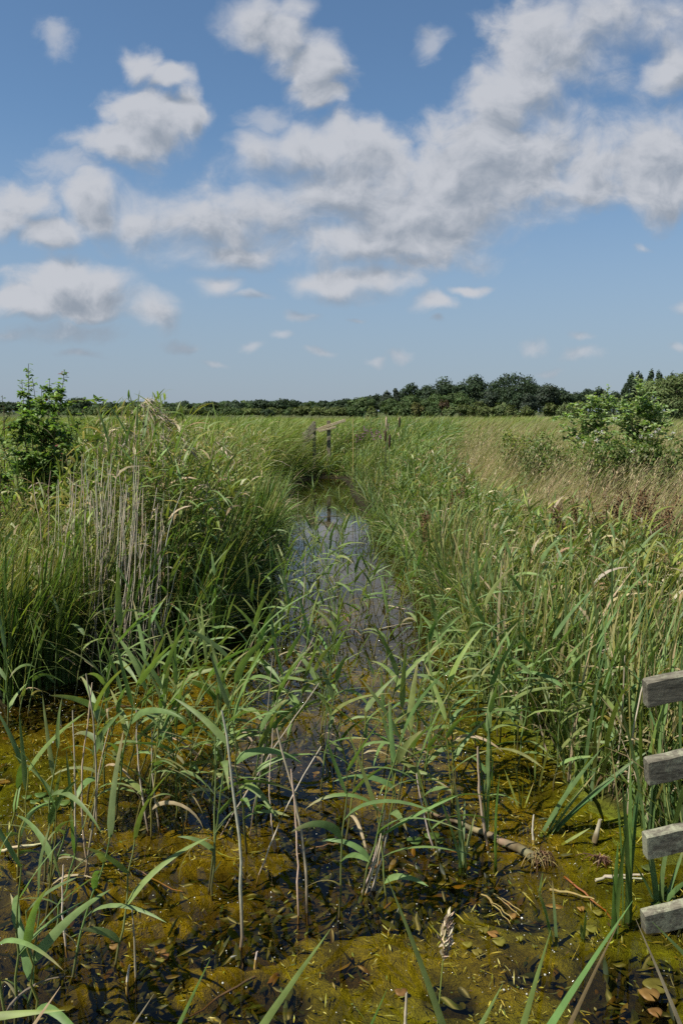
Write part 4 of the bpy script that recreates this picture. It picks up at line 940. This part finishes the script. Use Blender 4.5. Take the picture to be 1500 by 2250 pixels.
def build_fences():
    r = np.random.default_rng(5)
    Y = 2.42; corners = [(1412, 1493), (1416, 1666), (1413, 1830), (1410, 2002)]
    root = empty('rail_fence', (1.62, Y + .09, -.2))
    sl = .185
    for i, (px, py) in enumerate(corners):
        p = at_y(px + 4, py + 30, Y); p[1] += .0 + .003 * i; L = 1.25
        q = p + np.array([L, .12, L * (sl + r.normal(0, .012))])
        b = Buf(); beam(b, p, q, .091, .036, r, roll=(0, -.14, 1), n=40, bev=.004)
        b.obj('rail', M_rail, root, root.location, smooth=False)
    for x in (1.40, 2.08):
        b = Buf(); beam(b, (x, Y + .112 + (x - .95) * .1, -.35), (x + .01, Y + .112 + (x - .95) * .1, 1.15), .10, .10, r, roll=(0, 1, 0))
        b.obj('post', M_rail, root, root.location, smooth=False)
    tag(root, 'grey lichen covered wooden rail fence with four sloping rails at right edge', 'fence')
    Y = 21.
    root = empty('wooden_fence', (*at_y(700, 960, Y)[:2], .0))
    def post(px, py, w, m, z0=-.1):
        t = at_y(px, py, Y); b = Buf(); beam(b, (t[0], Y, z0), t, w, w, r, roll=(0, 1, 0), bev=.01); b.obj('post', m, root, root.location, smooth=False)
    def rail(a, c, hg, m, dy=-.09, dy2=-.09, name='rail'):
        p, q = at_y(*a, Y + dy), at_y(*c, Y + dy2); b = Buf(); beam(b, p, q, hg, .045, r); b.obj(name, m, root, root.location, smooth=False)
    post(722, 924, .10, M_woodg); post(690, 926, .09, M_woodg); post(668, 950, .09, M_woodg)
    rail((689, 946), (759, 923), .075, M_wood); rail((700, 948), (738, 938), .055, M_wood, -.16, -.16)
    rail((669, 955), (691, 929), .09, M_woodg, -.12, -.12); rail((669, 965), (691, 942), .09, M_woodg, -.12, -.12); rail((669, 976), (691, 956), .08, M_woodg, -.12, -.12)
    tag(root, 'broken wooden fence with slanting pale rails at the far end of the canal', 'fence')
    t = at_y(775, 922, 19.); b = Buf(); tubes(b, np.array([[(t[0], 19., -.1), (t[0] + .01, 19., .8), (t[0], 19., t[2] + .02)]]), .010, (.5, .4, .1), 6)
    tag(b.obj('marker_cane', M_paint, None, (t[0], 19., 0)), 'thin upright yellow cane right of the broken fence', 'cane')
build_fences()

# ------------------------------------------------------------------ bushes with real shoots
def shoots(name, base, tips, r, leafL, pal, nper, mat_=M_shrub, wood=(.10, .07, .04), spread=.25, side=3, red=None):
    root = empty(name, base); base = np.asarray(base, float); sb, lb = Buf(), Buf()
    def one(a, c, nleaf, rad):
        k = 7; t = np.linspace(0, 1, k + 1)[:, None]; m = a * (1 - t) + c * t; m[:, 2:3] += .12 * np.linalg.norm((c - a)[:2]) * np.sin(t * 3.14); m += r.normal(0, .01, m.shape) * t
        tubes(sb, m[None], (rad * (1 - .75 * t[:, 0]))[None], wood, 5)
        u = np.sort(np.concatenate([r.uniform(.12, 1, nleaf - nleaf // 5) ** .85, r.uniform(.84, 1, nleaf // 5)])); f = u * k; j = np.minimum(f.astype(int), k - 1); P = m[j] * (1 - f + j)[:, None] + m[j + 1] * (f - j)[:, None]
        az = r.uniform(0, 6.28) + np.arange(nleaf) * 2.4 + r.normal(0, .3, nleaf)
        col = pick(pal, nleaf, r, .2)
        if red is not None: w = (u > .9) & (r.random(nleaf) < red); col[w] = (.20, .06, .05)
        blades(lb, P, az, r.normal(.5, .35, nleaf), r.uniform(.4, 1.5, nleaf), leafL * r.uniform(.6, 1.15, nleaf) * (1 - .35 * u), leafL * r.uniform(.40, .55, nleaf) * (1 - .35 * u), col, K=3, prof='oval', fold=.2, twist=r.normal(0, .5, nleaf))
        return m
    for tp, n in tips:
        m = one(base + r.normal(0, .08, 3) * [1, 1, 0], np.asarray(tp, float), n, .008)
        for _ in range(side):
            j = r.integers(2, 7); c = m[j] + np.array([r.normal(0, spread), r.normal(0, spread), abs(r.normal(.5, .3)) * spread * 1.3]); one(m[j], c, max(4, n // 2), .004)
    sb.obj('branches', M_bark, root, base); lb.obj('foliage', mat_, root, base)
    return root
def lobe_points(r, lobes, n, shell=.75):
    L = np.array(lobes, float); vol = (L[:, 3] * L[:, 4] * L[:, 5]) ** (2 / 3); i = r.choice(len(L), n, p=vol / vol.sum())
    d = r.normal(0, 1, (n, 3)); d /= np.linalg.norm(d, axis=1, keepdims=True); d[:, 2] = np.where(d[:, 2] < -.35, -d[:, 2] * .6, d[:, 2])
    q = r.uniform(shell, 1.04, (n, 1)) ; P = L[i, :3] + d * L[i, 3:6] * q
    return P, d, i
def mound(name, base, lobes, n, size, pal, r, mat_=M_shrub, aspect=.6, trunk=None, jitter=.6, shell=.7, wood=(.08, .06, .045), cj=.16, ljit=.16):
    root = empty(name, base); base = np.asarray(base, float); b = Buf()
    P, d, i = lobe_points(r, lobes, n, shell); tone = 1 + r.normal(0, ljit, len(lobes)); col = pick(pal, n, r, cj) * tone[i][:, None]
    scatter_leaves(b, P + base, d, size * r.uniform(.6, 1.3, n), aspect, np.clip(col, .003, .6), jitter, r)
    b.obj('crown' if trunk else 'foliage', mat_, root, base)
    sb = Buf(); t = np.linspace(0, 1, 6)[:, None]
    if trunk:
        h, rad = trunk; m = base + np.array([0, 0, -.2]) + t * np.array([0, 0, h]); m[:, :2] += r.normal(0, rad * .4, (6, 2)); tubes(sb, m[None], (rad * (1 - .65 * t[:, 0]))[None], wood, 8)
        for L in lobes[:7]:
            c = base + np.array(L[:3]); a = m[3]; pa = a * (1 - t) + c * t; tubes(sb, pa[None], (rad * .4 * (1 - .7 * t[:, 0]))[None], wood, 6)
        sb.obj('trunk', M_bark, root, base)
    else:
        for L in lobes:
            for _ in range(3):
                c = base + np.array(L[:3]) + r.normal(0, .3, 3) * np.array(L[3:6]); pa = (base + r.normal(0, .05, 3) * [1, 1, 0]) * (1 - t) + c * t; tubes(sb, pa[None], (.012 * (1 - .7 * t[:, 0]))[None], wood, 4)
        sb.obj('branches', M_bark, root, base)
    return root

def build_bushes():
    r = np.random.default_rng(12)
    Y = 6.9
    tip = lambda px, py, dy=0: at_y(px, py, Y + dy)
    T = [((62, 800), 34), ((50, 838), 28), ((75, 835), 26), ((140, 815), 30), ((126, 840), 26), ((108, 835), 24), ((90, 850), 26), ((40, 880), 28), ((120, 880), 26), ((150, 930), 24), ((180, 890), 22), ((165, 915), 22), ((20, 930), 26), ((70, 900), 28), ((100, 920), 28), ((0, 960), 24), ((140, 965), 24), ((60, 960), 26), ((30, 990), 24), ((110, 980), 24), ((85, 1010), 24), ((20, 1040), 22), ((-30, 980), 22), ((-20, 1030), 20), ((130, 1010), 22)]
    P = [(tip(x, y, r.uniform(-.45, .35)), int(n * 3.2)) for (x, y), n in T]
    o = shoots('bush', (*at_y(90, 1000, Y + .1)[:2], .05), P, r, .078, [(.14, .21, .045), (.15, .245, .055), (.09, .165, .036), (.19, .27, .08)], 0, spread=.14, side=10, red=.03)
    tag(o, 'leafy green bush with tall thorny shoots at the left edge above the reeds', 'bush')
    Y = 6.3; P = [(at_y(x, y, Y + r.uniform(-.4, .4)), 36) for x, y in [(-10, 1030), (20, 1060), (60, 1080), (0, 1010), (90, 1070), (-40, 1050), (40, 1040), (110, 1060)]]
    o = shoots('bush', (*at_y(20, 1100, Y)[:2], .05), P, r, .045, [(.10, .15, .035), (.12, .16, .04), (.08, .13, .03)], 0, spread=.2, side=4)
    tag(o, 'low yellowish green bramble below the tall left bush', 'bush', None)
    Y = 7.2; P = [(at_y(x, y, Y + r.uniform(-.3, .3)), 24) for x, y in [(-20, 880), (5, 868), (-60, 870), (15, 890), (-40, 900)]]
    o = shoots('bush', (*at_y(-40, 1000, Y)[:2], .05), P, r, .06, [(.05, .09, .025), (.06, .10, .03)], 0, spread=.18, side=3)
    tag(o, 'dark leafy shoot cut off by the left edge behind the tall bush', 'bush')
    # sallow saplings on the right
    pal = [(.22, .31, .10), (.26, .34, .14), (.18, .27, .08), (.30, .36, .19)]
    Y = 14.; P = [(at_y(x, y, Y + r.uniform(-.3, .3)), 60) for x, y in [(1338, 845), (1325, 858), (1310, 865), (1295, 868), (1282, 885), (1265, 890), (1252, 905), (1330, 880), (1305, 895), (1275, 910), (1340, 900), (1320, 910)]]
    o = shoots('sapling', (*at_y(1305, 960, Y)[:2], .2), P, r, .125, pal, 0, spread=.22, side=5)
    tag(o, 'pale leaved bushy sapling left of the two in the right meadow', 'sapling', 'pale saplings in the right meadow')
    Y = 12.5; P = [(at_y(x, y, Y + r.uniform(-.3, .3)), 60) for x, y in [(1405, 832), (1398, 845), (1412, 850), (1380, 862), (1365, 870), (1358, 885), (1420, 865), (1440, 872), (1432, 890), (1455, 892), (1465, 905), (1385, 890), (1400, 880), (1440, 910), (1375, 905), (1415, 900)]]
    o = shoots('sapling', (*at_y(1405, 980, Y)[:2], .2), P, r, .125, pal, 0, spread=.22, side=5)
    tag(o, 'taller pale leaved sapling in front of the round willow at right', 'sapling', 'pale saplings in the right meadow')
    # bramble thicket
    bp = [(.13, .20, .045), (.16, .22, .055), (.10, .155, .035), (.21, .21, .08)]
    def th(px, py_top, Y, wpx, n, label, pal_=bp, sz=.05):
        t = at_y(px, py_top, Y); w = wpx / F * Y; b0 = np.array([t[0], Y, .15]); h = t[2] - .15
        lobes = [(r.uniform(-.4, .4) * w, r.uniform(-.25, .25) * w, h * r.uniform(.3, .66), w * r.uniform(.18, .30), w * r.uniform(.18, .3), h * r.uniform(.25, .38)) for _ in range(11)]
        tag(mound('bramble', b0, lobes, n, sz, pal_, r, aspect=.65), label, 'bramble', 'brambles on the right meadow')
    th(1365, 932, 11.8, 190, 6000, 'dark green bramble thicket with white flowers below the saplings')
    th(1240, 940, 13.2, 130, 3200, 'spreading bramble thicket left of the saplings', bp)
    th(1180, 958, 13., 85, 1300, 'small dark bramble in the grass left of the thicket', [(.10, .15, .04), (.13, .18, .05)])
    th(1455, 938, 11.5, 110, 3000, 'bramble mound at the right edge under the willow', bp)
    th(1130, 936, 15., 90, 1800, 'low light green bramble far left in the right meadow', G_YEL + bp[:2])
    # dock and rusty sorrel patches
    for i, (px, py, Y, lab) in enumerate([(1370, 1062, 6.2, 'largest rusty brown dock plant in the right meadow'), (1325, 1085, 5.9, 'rusty dock plant left of the largest one'), (1425, 1062, 6.4, 'rusty dock plant behind the largest one at right'), (1290, 1150, 5.7, 'small brown dock plant in the front of the meadow'), (1460, 1125, 6.0, 'brown dock plant near the right edge'), (1010, 1040, 8.4, 'brown dock plant below the arching reed clump'), (940, 1110, 7.8, 'small rusty dock plant beside the canal reeds')]):
        t = at_y(px, py, Y); root = empty('dock', (t[0], Y, float(land_z(t[0], Y)))); b, sb = Buf(), Buf(); z0 = root.location[2]; big_ = 1.5 if i < 3 else .8 if i < 5 else .4
        for _ in range(int(16 * big_)):
            e = np.array([t[0] + r.normal(0, .17 * big_), Y + r.normal(0, .15), z0 + (t[2] - z0) * r.uniform(.6, .98)]); a = np.array([t[0] + r.normal(0, .05), Y, z0 - .03]); u = np.linspace(0, 1, 6)[:, None]; m = a * (1 - u) + e * u
            tubes(sb, m[None], .0028, (.16, .07, .03), 4); n = 150; q = r.uniform(.35, 1, n) ** .8; P = a * (1 - q[:, None]) + e * q[:, None] + r.normal(0, .018, (n, 3))
            scatter_leaves(b, P, r.normal(0, 1, (n, 3)), r.uniform(.012, .026, n), .7, pick([(.105, .066, .028), (.085, .052, .024), (.14, .09, .04)], n, r), .6, r)
        sb.obj('stem', M_dry, root, root.location); b.obj('foliage', M_dry, root, root.location); tag(root, lab, 'dock', 'rusty dock plants')
    # arching darker reed clumps on the right
    for px, py, Y, n, lab in [(1010, 1010, 8.3, 46, 'bushy dark reed clump arching over in the right reeds'), (920, 930, 15., 26, 'tall upright dark bulrush clump beside the far canal'), (1100, 1090, 6.8, 30, 'bright green reed clump at the front of the meadow'), (960, 965, 12., 30, 'leafy reed clump behind the arching one')]:
        t = at_y(px, py, Y); z0 = float(land_z(t[0], Y)); b = Buf(); h = t[2] - z0
        B = np.column_stack([t[0] + r.normal(0, .16, n), Y + r.normal(0, .16, n), z0 + h * r.uniform(.0, .55, n)])
        blades(b, B, r.uniform(-3.1, 3.1, n), r.normal(1.2, .15, n), r.gamma(2.5, .4, n), r.uniform(.5, .9, n) * h * .8, r.uniform(.014, .024, n), pick(G_DARK + G_REED, n, r), K=6, prof='reed', wind=WIND, fold=.1)
        tag(b.obj('reed_clump', M_leaf, None, (t[0], Y, z0)), lab, 'reed clump', 'reed clumps of the right bank')
    # purple loosestrife and bulrush heads beside the far canal
    for px, py in [(785, 948), (790, 955), (797, 952), (803, 945), (808, 942), (815, 940), (818, 950), (822, 957), (830, 943), (836, 950), (843, 941), (848, 933), (852, 930), (800, 935), (826, 948), (783, 962)]:
        Y = r.uniform(14, 17); t = at_y(px, py, Y); root = empty('purple_flower', (t[0], Y, .1)); b = Buf(); u = np.linspace(0, 1, 5)[:, None]; a = np.array([t[0] - .05, Y, .05]); tubes(b, (a * (1 - u) + t * u)[None], .004, (.07, .10, .03), 4); b.obj('stem', M_grass, root, root.location)
        b = Buf(); n = 18; P = t + np.column_stack([r.normal(0, .012, (n, 2)), -r.uniform(0, .11, n)]); scatter_leaves(b, P, r.normal(0, 1, (n, 3)), .02, .8, pick([(.30, .10, .24), (.25, .08, .22), (.36, .16, .28)], n, r), .6, r); b.obj('flower_spike', M_petal, root, root.location)
        later(root, 'purple loosestrife flower spike', 'in the reeds right of the yellow cane', 'flower', 'purple flowers beside the far canal', px)
    for px, py, Y, c, lab in [(848, 940, 14., (.40, .30, .20), 'pale fluffy bulrush head beside the purple flowers'), (855, 985, 11., (.05, .032, .018), 'dark brown bulrush head in the right canal reeds, lower one'), (846, 972, 12., (.06, .04, .02), 'dark brown bulrush head in the right canal reeds, upper one'), (877, 940, 14., (.055, .04, .02), 'dark bulrush head among upright leaves of the far clump')]:
        t = at_y(px, py, Y); root = empty('bulrush', (t[0], Y, .05)); b = Buf(); tubes(b, np.array([[(t[0], Y, .02), (t[0], Y, t[2] * .5), tuple(t)]]), .004, (.12, .13, .05), 5); b.obj('stem', M_grass, root, root.location)
        b = Buf(); u = np.linspace(0, 1, 7); pa = t + np.outer(u * .2, [0.02, 0, 1]); tubes(b, pa[None], (.018 * np.sqrt(np.clip(1 - (2 * u - 1) ** 4, .02, 1)))[None], c, 8); b.obj('seed_head', M_dry, root, root.location); tag(root, lab, 'bulrush', 'bulrush heads beside the canal')
    # white flowers in the bramble
    for px, py in [(1350, 920), (1308, 948), (1322, 950), (1268, 962), (1283, 972), (1440, 950), (1430, 957), (1448, 944), (1388, 992), (1310, 968), (1478, 950), (1405, 960)]:
        Y = 11.0 if px > 1260 else 12.4; t = at_y(px, py, Y); b = Buf(); n = 16; scatter_leaves(b, t + r.normal(0, .014, (n, 3)), np.tile([0, -.4, 1.], (n, 1)), .018, .8, pick([(.60, .58, .54), (.5, .48, .45)], n, r), .4, r)
        u = np.linspace(0, 1, 4)[:, None]; tubes(b, ((t + [.02, .12, -.25]) * (1 - u) + t * u)[None], .002, (.09, .12, .04), 4)
        later(b.obj('white_flower', M_petal, None, t), 'small white flower head', 'in the brambles of the right meadow', 'flower', 'white flowers in the brambles', px)
build_bushes()

# ------------------------------------------------------------------ trees along the horizon
DARK = [(.040, .062, .030), (.046, .070, .032), (.036, .057, .030)]
OLIVE = [(.095, .120, .038), (.110, .135, .045), (.085, .108, .034)]
MIDG = [(.060, .092, .032), (.070, .105, .036)]
GREY = [(.040, .056, .036), (.046, .062, .040)]
PALE = [(.13, .17, .065), (.15, .19, .075)]
def far_tree(px, top, wpx, D, pal, r, form='round', n=1500, name='tree'):
    t = at_y(px, top, D); h = t[2]; w = wpx / F * D / 2; base = (t[0], D, 0.)
    lobes = []
    if form == 'round':
        for _ in range(15):
            a = r.uniform(0, 6.28); q = math.sqrt(r.random()) * .62; zz = r.uniform(.38, .78); k = math.sqrt(max(.1, 1 - ((zz - .5) / .55) ** 2)); s = r.uniform(.34, .52)
            lobes.append((w * q * math.cos(a) * k * 1.25, w * q * math.sin(a) * k * 1.25, h * zz, w * s, w * s, min(h * .20, w * s * .9)))
        lobes.append((0, 0, h * .80, w * .45, w * .45, h * .20)); lobes.append((0, 0, h * .45, w * .8, w * .7, h * .3))
    elif form == 'tall':
        for i in range(12):
            zz = .25 + .68 * i / 11; k = .35 + .65 * math.sin(math.pi * min(1, zz)) ; s = r.uniform(.35, .55) * k
            lobes.append((w * r.normal(0, .22) * k, w * r.normal(0, .22) * k, h * zz * .95, w * s * 1.15, w * s * 1.15, h * .15))
    else:
        for _ in range(12):
            a = r.uniform(0, 6.28); q = r.uniform(0, .65); lobes.append((w * q * math.cos(a), w * q * math.sin(a), h * r.uniform(.25, .62) * (1 - .3 * q), w * r.uniform(.25, .42), w * r.uniform(.25, .42), h * r.uniform(.25, .36)))
    lm = max(l[2] + l[5] for l in lobes); lobes = [(a, b, c * h / lm, d, e, f * h / lm) for a, b, c, d, e, f in lobes]
    return mound(name, base, lobes, int(n * 1.9), 4.3 / F * D, pal, r, M_tree, .75, trunk=(h * .6, max(.12, h * .028)), jitter=.38, shell=.5, cj=.13, ljit=.10)
def build_trees():
    r = np.random.default_rng(301)
    HILL = [(800,868,46,185,MIDG,'round'),(828,862,40,190,DARK,'round'),(850,855,36,178,GREY,'round'),(872,850,34,180,GREY,'tall'),(905,838,56,182,DARK,'round'),(935,842,44,176,DARK,'round'),(975,823,76,180,DARK,'round'),(1012,836,50,172,DARK,'round'),(1045,816,80,178,DARK,'round'),(1085,834,50,170,DARK,'round'),
            (1132,813,96,176,DARK,'round'),(1075,852,60,160,GREY,'round'),(1172,838,54,182,DARK,'round'),(1200,838,64,168,GREY,'round'),(1232,848,52,172,DARK,'round'),(1265,858,42,178,DARK,'round'),(1290,850,40,190,DARK,'round'),(1316,846,40,186,DARK,'round'),(1350,856,44,192,DARK,'round'),(905,862,60,165,MIDG,'round'),(955,862,60,162,MIDG,'round'),(1120,846,60,158,DARK,'round'),(1160,860,56,156,GREY,'round'),(1010,858,64,158,MIDG,'round'),(860,872,50,170,MIDG,'round')]
    for px, top, w, D, pal, f in HILL:
        o = far_tree(px, top + 3, w * 1.12, D, pal, r, f, 1900); nm = {id(DARK): 'dark green', id(GREY): 'grey green', id(MIDG): 'mid green'}[id(pal)]
        later(o, f'{nm} tree', 'in the wooded rise right of centre', 'tree', 'trees of the wooded rise', px)
    POP = [(1390,815,34,120,DARK),(1404,812,26,122,DARK),(1428,810,26,124,DARK),(1448,812,24,126,DARK),(1475,815,26,124,DARK),(1496,817,26,126,DARK),(1375,842,34,118,DARK)]
    for px, top, w, D, pal in POP:
        later(far_tree(px, top, w * 1.5, D, pal, r, 'tall', 1300), 'dark narrow poplar', 'behind the round willow at right', 'tree', 'poplars at the right edge', px)
    LEFT = [(172,870,62,260,DARK),(240,881,44,280,DARK),(222,886,40,300,MIDG),(300,884,40,300,DARK),(345,882,40,300,MIDG),(405,878,40,300,DARK),(440,884,36,310,MIDG),(460,879,42,300,DARK),(490,884,34,310,MIDG),(515,880,46,290,DARK),(548,884,34,300,MIDG),(572,875,40,280,DARK),(595,881,30,300,DARK),(622,873,58,280,DARK),(655,879,44,290,DARK),(685,879,44,290,MIDG),(710,877,44,280,DARK),(738,876,46,270,DARK),(762,873,40,260,DARK),(785,871,40,240,MIDG),(130,888,60,300,DARK),(20,880,60,260,DARK),(-25,876,60,260,DARK),(75,888,50,290,DARK),(375,885,40,320,DARK),(270,886,40,310,DARK)]
    for px, top, w, D, pal in LEFT:
        later(far_tree(px, top + 2, w * 1.15, D, pal, r, 'round', 1100), 'broad dark tree' if pal is DARK else 'lighter green tree', 'along the low left horizon', 'tree', 'trees along the low left horizon', px)
    SH = [(818,889,44,95,OLIVE,'bright round'),(920,882,46,150,[(.10, .105, .035), (.12, .12, .04)],'yellowish'),(975,876,34,152,[(.085, .055, .03), (.075, .06, .03)],'rust tinted'),(1050,880,60,140,OLIVE,'olive'),(1020,884,56,146,OLIVE,'olive'),(1095,883,60,136,PALE,'pale'),(1125,888,50,130,OLIVE,'olive'),(1065,890,60,134,OLIVE,'olive'),(990,893,40,130,PALE,'pale'),(1155,890,46,140,OLIVE,'olive'),(1205,884,50,138,OLIVE,'olive'),(1240,884,40,134,PALE,'pale'),(860,886,70,160,MIDG,'dark'),(945,888,60,150,MIDG,'dark'),(890,890,60,150,MIDG,'dark'),(1270,880,44,130,OLIVE,'olive'),(780,890,50,150,MIDG,'dark'),(745,893,50,180,OLIVE,'olive'),(590,897,36,170,DARK,'dark')]
    for x in range(160, 780, 34): SH.append((x + r.uniform(-8, 8), r.uniform(891, 897), r.uniform(46, 70), r.uniform(200, 235), [OLIVE, MIDG][int(r.integers(2))], 'low scrubby'))
    for px, top, w, D, pal, nm in SH:
        later(far_tree(px, top, w, D, pal, r, 'bush', 900, 'shrub'), f'{nm} shrub', 'in front of the distant trees', 'shrub', 'shrubs along the far side of the marsh', px)
    # big round willow at the right edge
    D = 46.; t = at_y(1478, 820, D); h = t[2]; w = 110 / F * D; lobes = [(w * q[0], w * q[1], h * q[2], w * .30, w * .30, h * .16) for q in [(-.55, 0, .48), (-.35, -.3, .66), (-.1, -.2, .80), (.15, .1, .84), (.4, -.1, .78), (.65, .1, .6), (-.2, -.5, .5), (.2, -.5, .55), (.5, -.4, .45), (-.6, -.3, .3), (-.3, -.5, .28), (.1, -.6, .3), (0, 0, .6), (-.45, -.1, .75), (.3, -.3, .70)]]
    o = mound('willow_tree', (t[0], D, 0), lobes, 12000, .20, [(.115, .150, .052), (.135, .170, .062), (.095, .128, .045)], r, M_tree, .35, trunk=(h * .5, .18), jitter=.5, shell=.6, ljit=.08)
    tag(o, 'large round grey green willow at the right edge of the marsh', 'tree')
    # the wood that closes the view behind them, one mass
    b = Buf(); n = 16000; x = r.uniform(-330, 330, n); hh = np.interp(x, [-330, -40, 10, 30, 60, 120, 330], [5.2, 4.8, 5.5, 8, 9, 7.5, 8]) * (.75 + .5 * fbm(x * .08, x * 0 + 3, 3, 77)); z = r.uniform(0, 1, n) ** .7 * hh; y = 345 + r.normal(0, 8, n)
    scatter_leaves(b, np.column_stack([x, y, z]), np.tile([0, -.7, .6], (n, 1)), r.uniform(1.0, 2.0, n), .8, pick(DARK + MIDG, n, r, .2), .6, r); kind(b.obj('far_wood', M_tree), 'stuff')
build_trees()
write_labels()
# ------------------------------------------------------------------ camera and output
cam = bpy.data.cameras.new('camera'); co = bpy.data.objects.new('camera', cam); C.objects.link(co)
cam.sensor_fit = 'VERTICAL'; cam.sensor_height = 36; cam.lens = 36 * F / 2250; cam.clip_start = .05; cam.clip_end = 5000
co.location = (0, 0, H); co.rotation_euler = (math.pi / 2 - PITCH, 0, 0)
sc.camera = co
vs = sc.view_settings; vs.view_transform = 'Standard'; vs.look = 'None'; vs.gamma = 1; vs.exposure = .48; vs.use_curve_mapping = False
cy = sc.cycles
cy.max_bounces = 6; cy.diffuse_bounces = 3; cy.glossy_bounces = 3; cy.transmission_bounces = 4; cy.transparent_max_bounces = 8
cy.use_denoising = False; cy.sample_clamp_indirect = 6; cy.caustics_reflective = False; cy.caustics_refractive = False
sc.render.film_transparent = False
